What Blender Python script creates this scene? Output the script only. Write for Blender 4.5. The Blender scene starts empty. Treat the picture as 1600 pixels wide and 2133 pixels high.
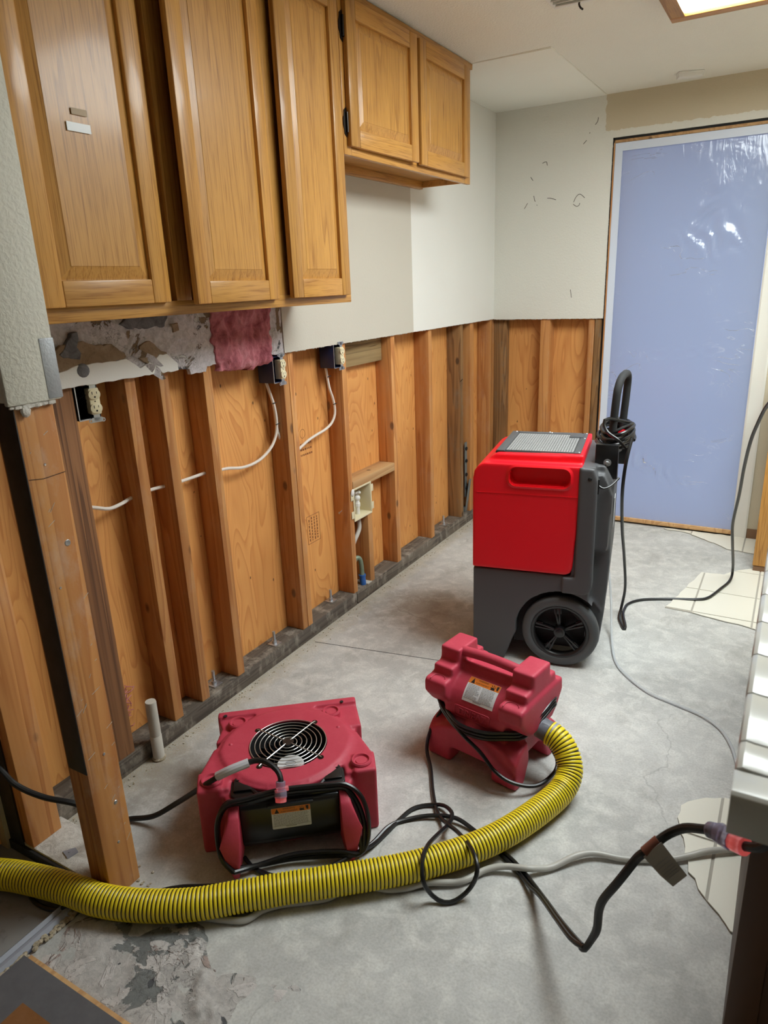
import bpy, bmesh, math, random
from math import pi, sin, cos, radians
from mathutils import Vector, Matrix, noise as mn
random.seed(7)
S = bpy.context.scene
COL = S.collection

# ------------------------------------------------------------------ camera
cam = bpy.data.cameras.new('camera'); co = bpy.data.objects.new('camera', cam); COL.objects.link(co)
CR = ((0.8660269923, 0.4985832568, -0.0375763855), (0.1233343217, -0.2858496698, -0.9503044835), (-0.4845471017, 0.8183548755, -0.3090459576))
CP = (1.73084879, -0.0306257, 1.49806869)
right, down, fwd = (Vector(r) for r in CR)
m = Matrix((right, -down, -fwd)).transposed().to_4x4(); m.translation = Vector(CP)
co.matrix_world = m
cam.sensor_fit = 'HORIZONTAL'; cam.sensor_width = 36.0; cam.lens = 1455.513 / 1600 * 36.0
cam.clip_start = 0.02
cam.dof.use_dof = True; cam.dof.focus_distance = 2.5; cam.dof.aperture_fstop = 9.0
S.camera = co
# ------------------------------------------------------------------ world, light, exposure
W = bpy.data.worlds.new('dusk_sky'); S.world = W; W.use_nodes = True
bg = W.node_tree.nodes['Background']; bg.inputs[0].default_value = (0.44, 0.56, 0.92, 1); bg.inputs[1].default_value = 0.62
LIGHT_STRENGTH = 9.5          # the ceiling fixture's diffuser
S.view_settings.view_transform = 'Standard'; S.view_settings.look = 'None'
S.view_settings.gamma = 1.0; S.view_settings.use_curve_mapping = False
S.view_settings.exposure = 1.02

# ------------------------------------------------------------------ node helpers
class NT:
    def __init__(s, name):
        s.m = bpy.data.materials.new(name); s.m.use_nodes = True
        s.t = s.m.node_tree; s.n = s.t.nodes
        s.b = s.n['Principled BSDF']
    def node(s, typ, **kw):
        n = s.n.new(typ)
        for k, v in kw.items(): setattr(n, k, v)
        return n
    def link(s, a, b): s.t.links.new(a, b)
    def val(s, sock, v):
        if hasattr(v, 'is_output'): s.link(v, sock)
        else: sock.default_value = v
    def coord(s, scale=(1, 1, 1), rnd=False, rot=(0, 0, 0)):
        tc = s.node('ShaderNodeTexCoord'); out = tc.outputs['Object']
        if rnd:
            oi = s.node('ShaderNodeObjectInfo')
            mu = s.node('ShaderNodeVectorMath', operation='SCALE'); mu.inputs[0].default_value = (17.3, 9.1, 31.7)
            s.link(oi.outputs['Random'], mu.inputs['Scale'])
            ad = s.node('ShaderNodeVectorMath', operation='ADD'); s.link(out, ad.inputs[0]); s.link(mu.outputs[0], ad.inputs[1]); out = ad.outputs[0]
        mp = s.node('ShaderNodeMapping'); mp.inputs['Scale'].default_value = scale; mp.inputs['Rotation'].default_value = rot
        s.link(out, mp.inputs[0]); return mp.outputs[0]
    def noise(s, vec, scale, detail=2, rough=.5, dist=0.0):
        n = s.node('ShaderNodeTexNoise'); s.link(vec, n.inputs['Vector'])
        n.inputs['Scale'].default_value = scale; n.inputs['Detail'].default_value = detail
        n.inputs['Roughness'].default_value = rough; n.inputs['Distortion'].default_value = dist
        return n.outputs[0]
    def math(s, op, a, b=0.0, c=None):
        n = s.node('ShaderNodeMath', operation=op); s.val(n.inputs[0], a); s.val(n.inputs[1], b)
        if c is not None: s.val(n.inputs[2], c)
        return n.outputs[0]
    def ramp(s, fac, stops, interp='LINEAR'):
        n = s.node('ShaderNodeValToRGB'); s.link(fac, n.inputs[0]); r = n.color_ramp; r.interpolation = interp
        while len(r.elements) < len(stops): r.elements.new(.5)
        for e, (p, c) in zip(r.elements, stops):
            e.position = p; e.color = (c[0], c[1], c[2], 1) if not isinstance(c, (int, float)) else (c, c, c, 1)
        return n.outputs[0]
    def mix(s, fac, a, b, mode='MIX'):
        n = s.node('ShaderNodeMix', data_type='RGBA', blend_type=mode)
        s.val(n.inputs[0], fac)
        for i, v in ((6, a), (7, b)):
            if isinstance(v, tuple): v = (v[0], v[1], v[2], 1)
            s.val(n.inputs[i], v)
        return n.outputs[2]
    def bump(s, h, strength=.3, dist=.002, prev=None):
        n = s.node('ShaderNodeBump'); s.link(h, n.inputs['Height']); n.inputs['Strength'].default_value = strength; n.inputs['Distance'].default_value = dist
        if prev: s.link(prev, n.inputs['Normal'])
        return n.outputs[0]
    def done(s, col=None, rough=None, normal=None, metal=None, spec=None, coat=None):
        if col is not None:
            if isinstance(col, tuple): col = (col[0], col[1], col[2], 1)
            s.val(s.b.inputs['Base Color'], col)
        if rough is not None: s.val(s.b.inputs['Roughness'], rough)
        if normal is not None: s.link(normal, s.b.inputs['Normal'])
        if metal is not None: s.b.inputs['Metallic'].default_value = metal
        if spec is not None: s.b.inputs['Specular IOR Level'].default_value = spec
        if coat is not None:
            s.b.inputs['Coat Weight'].default_value = coat; s.b.inputs['Coat Roughness'].default_value = .12
        return s.m

def plain(name, col, rough=.5, metal=0, spec=.5, bump=0, bscale=300, coat=None, wear=0):
    t = NT(name); nrm = None; c = col
    if bump or wear:
        v = t.coord()
    if bump: nrm = t.bump(t.noise(v, bscale, 2), bump, .001)
    if wear:
        f = t.ramp(t.noise(v, 26, 5, .65), [(.42, 0), (.72, 1)])
        c = t.mix(t.math('MULTIPLY', f, wear), col, tuple(min(1, x * 1.3 + .05) for x in col))
    return t.done(c, rough, nrm, metal, spec, coat)

def wood(name, dark, light, axis='Z', scale=9, rings=7, stretch=.06, rough=.6, fine=.35, coat=None, var=.25, dist=.4, dirt=None, bump=.12, knots=True, sharp=.5):
    t = NT(name)
    sc = {'Z': (1, 1, stretch), 'Y': (1, stretch, 1), 'X': (stretch, 1, 1)}[axis]
    v = t.coord(sc, rnd=True)
    n = t.noise(v, scale, 2, .45, dist)
    saw = t.math('FRACT', t.math('MULTIPLY', n, float(rings)))
    ring = t.ramp(saw, [(0, 0), (sharp, .35), (.9, 1), (1, 0)])
    sf = {'Z': (1, 1, .02), 'Y': (1, .02, 1), 'X': (.02, 1, 1)}[axis]
    fv = t.coord(sf, rnd=True)
    fi = t.noise(fv, 330, 3, .6)
    f2 = t.noise(fv, 60, 3, .6)
    fac = t.math('ADD', t.math('MULTIPLY', ring, 1 - fine), t.math('MULTIPLY', t.math('ADD', fi, f2), fine * .7))
    c = t.mix(fac, light, dark)
    oi = t.node('ShaderNodeObjectInfo')
    vv = t.math('ADD', 1 - var * .6, t.math('MULTIPLY', oi.outputs['Random'], var))
    cc = t.node('ShaderNodeCombineColor')
    for i in range(3): t.link(vv, cc.inputs[i])
    c = t.mix(1.0, c, cc.outputs[0], 'MULTIPLY')
    big = t.noise(t.coord((1, 1, .35), rnd=True), 4, 3)
    c = t.mix(t.ramp(big, [(.35, 0), (.75, .35)]), c, dark)
    if knots:
        vo = t.node('ShaderNodeTexVoronoi'); vo.inputs['Scale'].default_value = 5.5
        t.link(t.coord((1.4, 1.4, .75), rnd=True), vo.inputs['Vector'])
        k = t.ramp(vo.outputs['Distance'], [(.06, 1), (.11, 0)])
        c = t.mix(t.math('MULTIPLY', k, .8), c, tuple(x * .22 for x in dark))
    if dirt:
        d = t.ramp(t.noise(t.coord((1, 1, .5), rnd=True), 14, 5, .7), [(.5, 0), (.68, 1)])
        c = t.mix(t.math('MULTIPLY', d, dirt[1]), c, dirt[0])
    nrm = t.bump(fac, bump, .002)
    return t.done(c, rough, nrm, coat=coat)

M = {}
M['fir'] = wood('fir_framing', (.40, .145, .038), (.70, .35, .118), scale=16, rings=6, stretch=.05, rough=.62, var=.4, dirt=((.62, .5, .38), .12))
M['fir_rough'] = wood('rough_sawn_fir', (.10, .042, .018), (.33, .15, .06), scale=26, rings=7, stretch=.012, rough=.75, bump=.5, fine=.2, dist=.1, knots=True)
M['fir_post'] = wood('scuffed_fir', (.42, .16, .046), (.72, .36, .125), scale=14, rings=9, stretch=.03, rough=.6, dirt=((.6, .5, .42), .3))
M['fir_y'] = wood('fir_block', (.42, .22, .09), (.68, .43, .2), 'Y', 14, 5, .06, rough=.7)
M['old_plate'] = wood('grey_weathered_plate', (.05, .04, .033), (.22, .18, .14), 'Y', 18, 6, .04, rough=.85, bump=.5, dirt=((.48, .43, .36), .55), fine=.5)
M['grey_block'] = wood('weathered_block', (.16, .10, .04), (.40, .28, .13), 'Y', 22, 6, .05, rough=.8, bump=.4)
M['old_stud'] = wood('weathered_stud', (.14, .065, .022), (.42, .22, .08), scale=18, rings=6, stretch=.05, rough=.8, dirt=((.2, .17, .12), .5))
M['scuff'] = plain('dark_scuffs', (.10, .085, .07), .8)
M['stamp'] = plain('faded_brown_ink', (.22, .075, .022), .7)
M['black_paper'] = plain('black_tar_paper', (.012, .012, .013), .55, bump=.5, bscale=40, wear=.25)

def plywood():
    t = NT('fir_plywood')
    v = t.coord((1, 1, .2), rnd=True)
    n = t.noise(v, 7.5, 1.5, .4, .9)
    saw = t.math('FRACT', t.math('MULTIPLY', n, 13.0))
    ring = t.ramp(saw, [(0, 0), (.6, .25), (.92, 1), (1, 0)])
    fi = t.noise(t.coord((1, 1, .03), rnd=True), 180, 3, .6)
    fac = t.math('ADD', t.math('MULTIPLY', ring, .55), t.math('MULTIPLY', fi, .45))
    c = t.mix(fac, (.84, .42, .13), (.56, .205, .050))
    big = t.noise(t.coord((1, 1, .5)), 3, 3)
    c = t.mix(t.ramp(big, [(.4, 0), (.8, .5)]), c, (.34, .11, .025))
    vo = t.node('ShaderNodeTexVoronoi'); vo.inputs['Scale'].default_value = 17
    t.link(t.coord((1, 1, .55)), vo.inputs['Vector'])
    k = t.ramp(vo.outputs['Distance'], [(.055, 1), (.085, 0)])
    rs = t.math('GREATER_THAN', t.noise(t.coord(), 5, 1), .5)
    c = t.mix(t.math('MULTIPLY', t.math('MULTIPLY', k, rs), .85), c, (.07, .025, .01))
    return t.done(c, .6, t.bump(fac, .12, .002))
M['plywood'] = plywood()

def oak(name, axis):
    t = NT(name)
    st = {'Z': (1, 1, .035), 'Y': (1, .035, 1), 'X': (.035, 1, 1)}[axis]
    n = t.noise(t.coord(st, rnd=True), 11, 2, .5, .5)
    saw = t.math('FRACT', t.math('MULTIPLY', n, 9.0))
    ring = t.ramp(saw, [(0, 0), (.7, .3), (.93, 1), (1, 0)])
    st2 = {'Z': (1, 1, .03), 'Y': (1, .03, 1), 'X': (.03, 1, 1)}[axis]
    pores = t.ramp(t.noise(t.coord(st2, rnd=True), 320, 2, .6), [(.5, 0), (.66, 1)])
    fac = t.math('ADD', t.math('MULTIPLY', ring, .5), t.math('MULTIPLY', pores, .5))
    c = t.mix(fac, (.55, .275, .066), (.27, .105, .019))
    oi = t.node('ShaderNodeObjectInfo')
    vv = t.math('ADD', .88, t.math('MULTIPLY', oi.outputs['Random'], .22))
    cc = t.node('ShaderNodeCombineColor')
    for i in range(3): t.link(vv, cc.inputs[i])
    c = t.mix(1.0, c, cc.outputs[0], 'MULTIPLY')
    return t.done(c, .38, t.bump(fac, .05, .001), spec=.35, coat=.16)
M['oak'] = oak('golden_oak_vertical', 'Z'); M['oak_y'] = oak('golden_oak_along_wall', 'Y'); M['oak_x'] = oak('golden_oak_across', 'X')

def paint(name, col, strength, scale, tan=None):
    t = NT(name); v = t.coord()
    h = t.ramp(t.noise(v, scale, 3, .55, .3), [(.38, 0), (.62, 1)])
    n = t.noise(v, 3, 4)
    c = t.mix(t.ramp(n, [(.3, 0), (.8, .22)]), col, tuple(x * .86 for x in col))
    if tan:
        sx = t.node('ShaderNodeSeparateXYZ'); t.link(v, sx.inputs[0])
        w = t.math('MULTIPLY', t.math('SUBTRACT', t.noise(v, 45, 4), .5), .022)
        a = t.math('GREATER_THAN', t.math('ADD', sx.outputs[0], w), .657)
        b = t.math('GREATER_THAN', t.math('ADD', sx.outputs[2], w), 2.259)
        e = t.math('GREATER_THAN', sx.outputs[0], 1.575)
        k = t.math('MAXIMUM', t.math('MULTIPLY', a, b), e)
        c = t.mix(k, c, tan)
        # scuffs and torn paper specks
        s = t.ramp(t.noise(v, 38, 6, .75, 1.2), [(.70, 0), (.73, 1)])
        c = t.mix(t.math('MULTIPLY', s, .6), c, (.16, .12, .09))
    return t.done(c, .7, t.bump(h, strength, .002), spec=.3)
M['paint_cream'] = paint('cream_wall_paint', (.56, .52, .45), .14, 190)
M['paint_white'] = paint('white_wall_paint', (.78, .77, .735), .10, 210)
M['paint_back'] = paint('textured_back_wall_paint', (.74, .73, .665), .3, 120, tan=(.60, .525, .385))
M['paint_tan'] = paint('tan_wall_paint', (.57, .495, .36), .25, 140)
M['paint_end'] = paint('heavy_texture_paint', (.62, .60, .53), .38, 95)
M['ceil'] = paint('ceiling_texture', (.87, .85, .77), .55, 130)
M['ceil_patch'] = paint('ceiling_patch_paint', (.90, .89, .82), .16, 160)

def concrete():
    t = NT('bare_concrete'); v = t.coord()
    n1 = t.noise(v, 2.2, 6, .62, .3); n2 = t.noise(v, 14, 6, .7, .4); n3 = t.noise(v, 160, 2)
    c = t.mix(t.ramp(n1, [(.34, 0), (.66, 1)]), (.40, .395, .38), (.55, .545, .53))
    c = t.mix(t.ramp(n2, [(.45, 0), (.68, .7)]), c, (.70, .69, .655))
    c = t.mix(t.ramp(n3, [(.3, .25), (.6, 0)]), c, (.22, .2, .175))
    # trowel swirls
    wv = t.node('ShaderNodeTexWave', wave_type='RINGS'); t.link(t.coord((1, 1, 1)), wv.inputs[0]); wv.inputs['Scale'].default_value = 9; wv.inputs['Distortion'].default_value = 6; wv.inputs['Detail'].default_value = 3
    c = t.mix(t.math('MULTIPLY', t.math('GREATER_THAN', wv.outputs[1], .97), .05), c, (.7, .69, .65))
    # grime streaks
    d = t.ramp(t.noise(t.coord((1, .6, 1), rot=(0, 0, .6)), 6, 7, .75), [(.54, 0), (.74, .5)])
    c = t.mix(d, c, (.235, .215, .185))
    sx = t.node('ShaderNodeSeparateXYZ'); t.link(v, sx.inputs[0])
    # sawdust along the bottom plate
    w = t.math('MULTIPLY', t.math('SUBTRACT', t.noise(v, 18, 4), .5), .12)
    e = t.ramp(t.math('ADD', sx.outputs[0], w), [(.02, .85), (.10, 0)])
    sp = t.ramp(t.noise(v, 240, 2), [(.35, 0), (.6, 1)])
    c = t.mix(t.math('MULTIPLY', e, sp), c, (.46, .37, .24))
    # brown stain with the dehumidifier's shadow painted into it
    vm = t.node('ShaderNodeVectorMath', operation='DISTANCE'); t.link(v, vm.inputs[0]); vm.inputs[1].default_value = (.30, 2.72, 0)
    st = t.ramp(t.math('ADD', vm.outputs['Value'], t.math('MULTIPLY', t.math('SUBTRACT', n2, .5), .35)), [(.06, .55), (.26, 0)])
    c = t.mix(st, c, (.22, .155, .09))
    vm = t.node('ShaderNodeVectorMath', operation='DISTANCE'); t.link(v, vm.inputs[0]); vm.inputs[1].default_value = (.12, 1.25, 0)  # smaller brown patch by the threaded pipe
    st = t.ramp(t.math('ADD', vm.outputs['Value'], t.math('MULTIPLY', t.math('SUBTRACT', n2, .5), .3)), [(.05, .5), (.22, 0)])
    c = t.mix(st, c, (.22, .17, .11))
    # hairline cracks
    vo = t.node('ShaderNodeTexVoronoi', feature='DISTANCE_TO_EDGE'); vo.inputs['Scale'].default_value = 1.05
    wp = t.node('ShaderNodeVectorMath', operation='ADD'); t.link(v, wp.inputs[0])
    nn = t.node('ShaderNodeTexNoise'); t.link(v, nn.inputs['Vector']); nn.inputs['Scale'].default_value = 5; nn.inputs['Detail'].default_value = 5
    sc = t.node('ShaderNodeVectorMath', operation='SCALE'); t.link(nn.outputs[1], sc.inputs[0]); sc.inputs['Scale'].default_value = .22
    t.link(sc.outputs[0], wp.inputs[1]); t.link(wp.outputs[0], vo.inputs['Vector'])
    cr = t.ramp(vo.outputs['Distance'], [(.0, .28), (.0014, 0)])
    cr = t.math('MULTIPLY', cr, t.ramp(n1, [(.5, 0), (.56, 1)]))
    c = t.mix(cr, c, (.10, .09, .08))
    h = t.math('ADD', t.math('MULTIPLY', n2, .6), t.math('MULTIPLY', n3, .4))
    return t.done(c, .78, t.bump(h, .22, .003), spec=.35)
M['concrete'] = concrete()

def mottled(name, cols, scale, rough=.85, bump=.8, dist=.8, det=7):
    t = NT(name); v = t.coord()
    n = t.noise(v, scale, det, .62, dist); n2 = t.noise(v, scale * 6, 4, .7)
    st = [(.30 + .4 * i / (len(cols) - 1), c) for i, c in enumerate(cols)]
    c = t.ramp(n, st)
    c = t.mix(t.ramp(n2, [(.55, 0), (.8, .6)]), c, tuple(x * .3 for x in cols[0]))
    return t.done(c, rough, t.bump(t.math('ADD', n, t.math('MULTIPLY', n2, .5)), bump, .006), spec=.25)
def torn_mat(name, base, regions, scale, bump):
    """a base colour with sharply bounded patches of other colours laid over it"""
    t = NT(name); v = t.coord()
    fine = t.noise(v, scale * 7, 5, .7, .6)
    c = t.mix(t.ramp(fine, [(.35, .7), (.6, 0)]), base, tuple(x * .62 for x in base))
    h = t.math('MULTIPLY', fine, .5)
    for k, (col, thr, sc, z) in enumerate(regions):
        mp = t.node('ShaderNodeMapping'); mp.inputs['Location'].default_value = (3.1 * k, 7.7 * k, 1.9 * k); t.link(v, mp.inputs[0])
        n = t.noise(mp.outputs[0], sc, 6, .62, .8)
        f = t.ramp(n, [(thr, 0), (thr + .018, 1)])
        cc = t.mix(t.ramp(fine, [(.3, .55), (.62, 0)]), col, tuple(x * .6 for x in col))
        c = t.mix(f, c, cc); h = t.math('ADD', h, t.math('MULTIPLY', f, z))
    crk = t.ramp(t.math('ABSOLUTE', t.math('SUBTRACT', t.noise(v, scale * 1.6, 6, .7, 1.5), .5)), [(0, .8), (.012, 0)])
    c = t.mix(t.math('MULTIPLY', crk, t.ramp(t.noise(v, scale * .7, 2), [(.5, 0), (.56, 1)])), c, (.05, .04, .035))
    return t.done(c, .9, t.bump(h, bump, .006), spec=.2)
M['thinset'] = torn_mat('old_thinset_mortar', (.50, .47, .45), [((.20, .205, .20), .53, 6, -.5), ((.60, .56, .54), .56, 9, .3), ((.40, .31, .28), .60, 7, .6), ((.10, .10, .105), .66, 14, -.3)], 8, .9)
M['torn'] = torn_mat('torn_gypsum_and_paper', (.66, .62, .64), [((.26, .185, .12), .55, 7, -.6), ((.135, .135, .145), .63, 9, -.4), ((.62, .60, .57), .60, 12, .5)], 10, 1.0)
M['rubble'] = mottled('mortar_crumbs', [(.2, .17, .12), (.5, .42, .3), (.6, .56, .5)], 30)
M['kraft'] = mottled('brown_kraft_paper', [(.20, .135, .08), (.30, .215, .14), (.36, .27, .19)], 16, bump=.5)
M['cement'] = mottled('grey_cement', [(.10, .10, .11), (.17, .17, .185), (.24, .24, .25)], 30, bump=.7)
M['gypsum'] = mottled('raw_gypsum_edge', [(.45, .41, .36), (.62, .58, .53), (.72, .69, .64)], 30)
M['pink'] = mottled('pink_fibreglass', [(.26, .06, .08), (.50, .16, .19), (.62, .27, .30)], 14, bump=.9)
M['left_floor'] = mottled('grey_subfloor', [(.22, .21, .21), (.28, .27, .27), (.30, .29, .28)], 5, bump=.1)
M['tile'] = plain('cream_floor_tile', (.74, .71, .62), .38, bump=.25, bscale=120)
M['grout'] = plain('grout', (.40, .37, .32), .9)
M['counter_tile'] = plain('glazed_white_tile', (.54, .535, .505), .25, coat=.3)
M['dark_wood'] = wood('dark_end_panel', (.055, .022, .009), (.12, .052, .022), scale=12, rings=5, stretch=.03, rough=.5, knots=False)
M['maroon'] = plain('maroon_moulded_plastic', (.50, .046, .082), .52, bump=.35, bscale=420, wear=.22, spec=.4)
M['red'] = plain('bright_red_plastic', (.90, .006, .018), .42, bump=.25, bscale=500, spec=.45)
M['grey_plastic'] = plain('charcoal_plastic', (.088, .090, .096), .5, bump=.3, bscale=500, spec=.45)
M['black_plastic'] = plain('black_plastic', (.012, .012, .013), .3, spec=.5)
M['black_matte'] = plain('black_matte', (.008, .008, .009), .7)
M['rubber'] = plain('grey_black_tyre_rubber', (.075, .08, .084), .5, bump=.2, bscale=300)
M['foam'] = plain('black_foam_grip', (.012, .012, .013), .8, bump=.6, bscale=600)
M['cord'] = plain('black_cord_jacket', (.008, .008, .009), .32, spec=.5)
M['thick_cord'] = plain('black_rubber_cord', (.007, .007, .007), .5)
M['cuff'] = plain('grey_pvc_cuff', (.30, .31, .36), .45)
M['white_plastic'] = plain('white_plastic', (.78, .77, .74), .4)
M['ivory'] = plain('ivory_receptacle', (.74, .66, .45), .35)
M['slot'] = plain('dark_slot', (.01, .01, .01), .8)
M['steel'] = plain('galvanised_steel', (.52, .54, .57), .38, metal=.85, bump=.2, bscale=90)
M['dull_steel'] = plain('dull_grey_steel', (.22, .25, .25), .5, metal=.5)
M['silver'] = plain('aluminium_mesh', (.55, .56, .57), .42, metal=.6)
M['wire'] = plain('chrome_wire', (.66, .65, .62), .3, metal=.8)
M['blue_box'] = plain('blue_outlet_box', (.012, .028, .10), .45)
M['nm'] = plain('white_cable_jacket', (.74, .67, .60), .5)
M['brass'] = plain('corroded_brass', (.22, .28, .2), .55, metal=.4, wear=.5)
M['blue_tape'] = plain('blue_pipe_sleeve', (.03, .13, .42), .5)
M['bronze'] = plain('dark_bronze_hinge', (.02, .014, .01), .3, metal=.6)
M['white_trim'] = plain('white_door_casing', (.74, .72, .66), .4)
M['brown_base'] = plain('brown_baseboard', (.19, .10, .05), .5)
M['tape_white'] = plain('white_tape', (.66, .72, .84), .45, bump=.2, bscale=30)
M['duct'] = plain('grey_duct_tape', (.115, .115, .125), .38, bump=.5, bscale=16, wear=.3)
M['mesh_tape'] = plain('grey_corner_mesh', (.33, .34, .36), .5, metal=.3, bump=.9, bscale=170)
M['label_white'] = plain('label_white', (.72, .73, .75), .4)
M['label_orange'] = plain('label_orange', (.80, .22, .025), .4)
M['label_black'] = plain('label_black', (.012, .01, .01), .5)
M['label_grey'] = plain('label_small_print', (.30, .30, .32), .5)
M['tag'] = plain('grey_cord_tag', (.38, .36, .33), .5)
M['tag_red'] = plain('rust_red_tag_band', (.17, .055, .035), .5)
M['sleeve'] = plain('pale_cord_sleeve', (.62, .62, .66), .4)
M['patch_tan'] = plain('tan_patch', (.36, .24, .12), .5)
M['rust_board'] = plain('rust_brown_board', (.22, .085, .02), .8, bump=.7, bscale=120, wear=.3)
M['cab_inside'] = plain('white_cabinet_interior', (.66, .64, .57), .5)
M['galv_pipe'] = plain('scaly_white_pipe', (.55, .52, .46), .7, bump=.5, bscale=160)
M['outside'] = plain('patio_concrete', (.62, .60, .57), .9)

def glassy(name, col, trans=.85, rough=.15, emis=None):
    t = NT(name); t.done(col, rough)
    t.b.inputs['Transmission Weight'].default_value = trans; t.b.inputs['IOR'].default_value = 1.35
    if emis:
        t.b.inputs['Emission Color'].default_value = (*emis[0], 1); t.b.inputs['Emission Strength'].default_value = emis[1]
    return t.m
M['clear'] = glassy('clear_vinyl_tube', (.80, .82, .84), .55, .2)
M['milky'] = glassy('milky_vinyl_tube', (.62, .60, .55), .3, .25)
M['plug'] = glassy('clear_violet_plug', (.56, .52, .70), .7, .12)
M['plug_lit'] = glassy('lit_red_plug', (.72, .36, .42), .6, .15, ((1, .12, .10), .07))

def sheet():
    t = NT('clear_poly_sheeting'); v = t.coord()
    b = t.b; n1 = t.noise(t.coord((1, 1, 1)), 3.5, 3, .5, 1.2)
    n2 = t.noise(t.coord((1, 1, 2.6), rot=(0, .25, 0)), 5, 2, .5, 1.2)
    n3 = t.noise(t.coord((3, 1, .5), rot=(0, -.7, 0)), 9, 3, .55, 1.8)
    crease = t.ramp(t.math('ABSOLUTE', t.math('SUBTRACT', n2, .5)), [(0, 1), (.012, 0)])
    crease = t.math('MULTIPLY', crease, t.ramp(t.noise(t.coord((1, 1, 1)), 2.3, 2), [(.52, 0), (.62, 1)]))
    h = t.math('ADD', t.math('MULTIPLY', n1, .5), t.math('ADD', t.math('MULTIPLY', crease, .12), t.math('MULTIPLY', n3, .22)))
    nrm = t.bump(h, .8, .014)
    di = t.node('ShaderNodeBsdfDiffuse'); t.link(t.mix(t.math('MULTIPLY', crease, .75), (.47, .53, .66), (.95, .96, .98)), di.inputs[0])  # crease highlights painted into the diffuse colour as whiter lines
    tr = t.node('ShaderNodeBsdfTranslucent'); tr.inputs[0].default_value = (.72, .76, .84, 1)
    gl = t.node('ShaderNodeBsdfGlossy'); gl.inputs['Roughness'].default_value = .13; gl.inputs[0].default_value = (1, 1, 1, 1)
    t.link(nrm, gl.inputs['Normal'])
    m1 = t.node('ShaderNodeMixShader'); m1.inputs[0].default_value = .62; t.link(di.outputs[0], m1.inputs[1]); t.link(tr.outputs[0], m1.inputs[2])
    fr = t.node('ShaderNodeFresnel'); fr.inputs[0].default_value = 1.5; t.link(nrm, fr.inputs['Normal'])
    m2 = t.node('ShaderNodeMixShader'); t.link(fr.outputs[0], m2.inputs[0]); t.link(m1.outputs[0], m2.inputs[1]); t.link(gl.outputs[0], m2.inputs[2])
    t.link(m2.outputs[0], t.n['Material Output'].inputs[0])
    return t.m
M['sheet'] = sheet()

def emit(name, col, s):
    t = NT(name); t.done((.9, .9, .88), .5)
    t.b.inputs['Emission Color'].default_value = (*col, 1); t.b.inputs['Emission Strength'].default_value = s
    return t.m
M['diffuser'] = emit('lit_diffuser', (.92, 1.0, 1.0), LIGHT_STRENGTH)

def hose_mat():
    t = NT('yellow_ribbed_hose')
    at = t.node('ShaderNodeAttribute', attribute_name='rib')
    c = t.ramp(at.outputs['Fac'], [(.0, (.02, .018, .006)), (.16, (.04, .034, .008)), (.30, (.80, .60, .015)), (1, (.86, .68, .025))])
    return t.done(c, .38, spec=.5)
M['hose'] = hose_mat()

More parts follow.
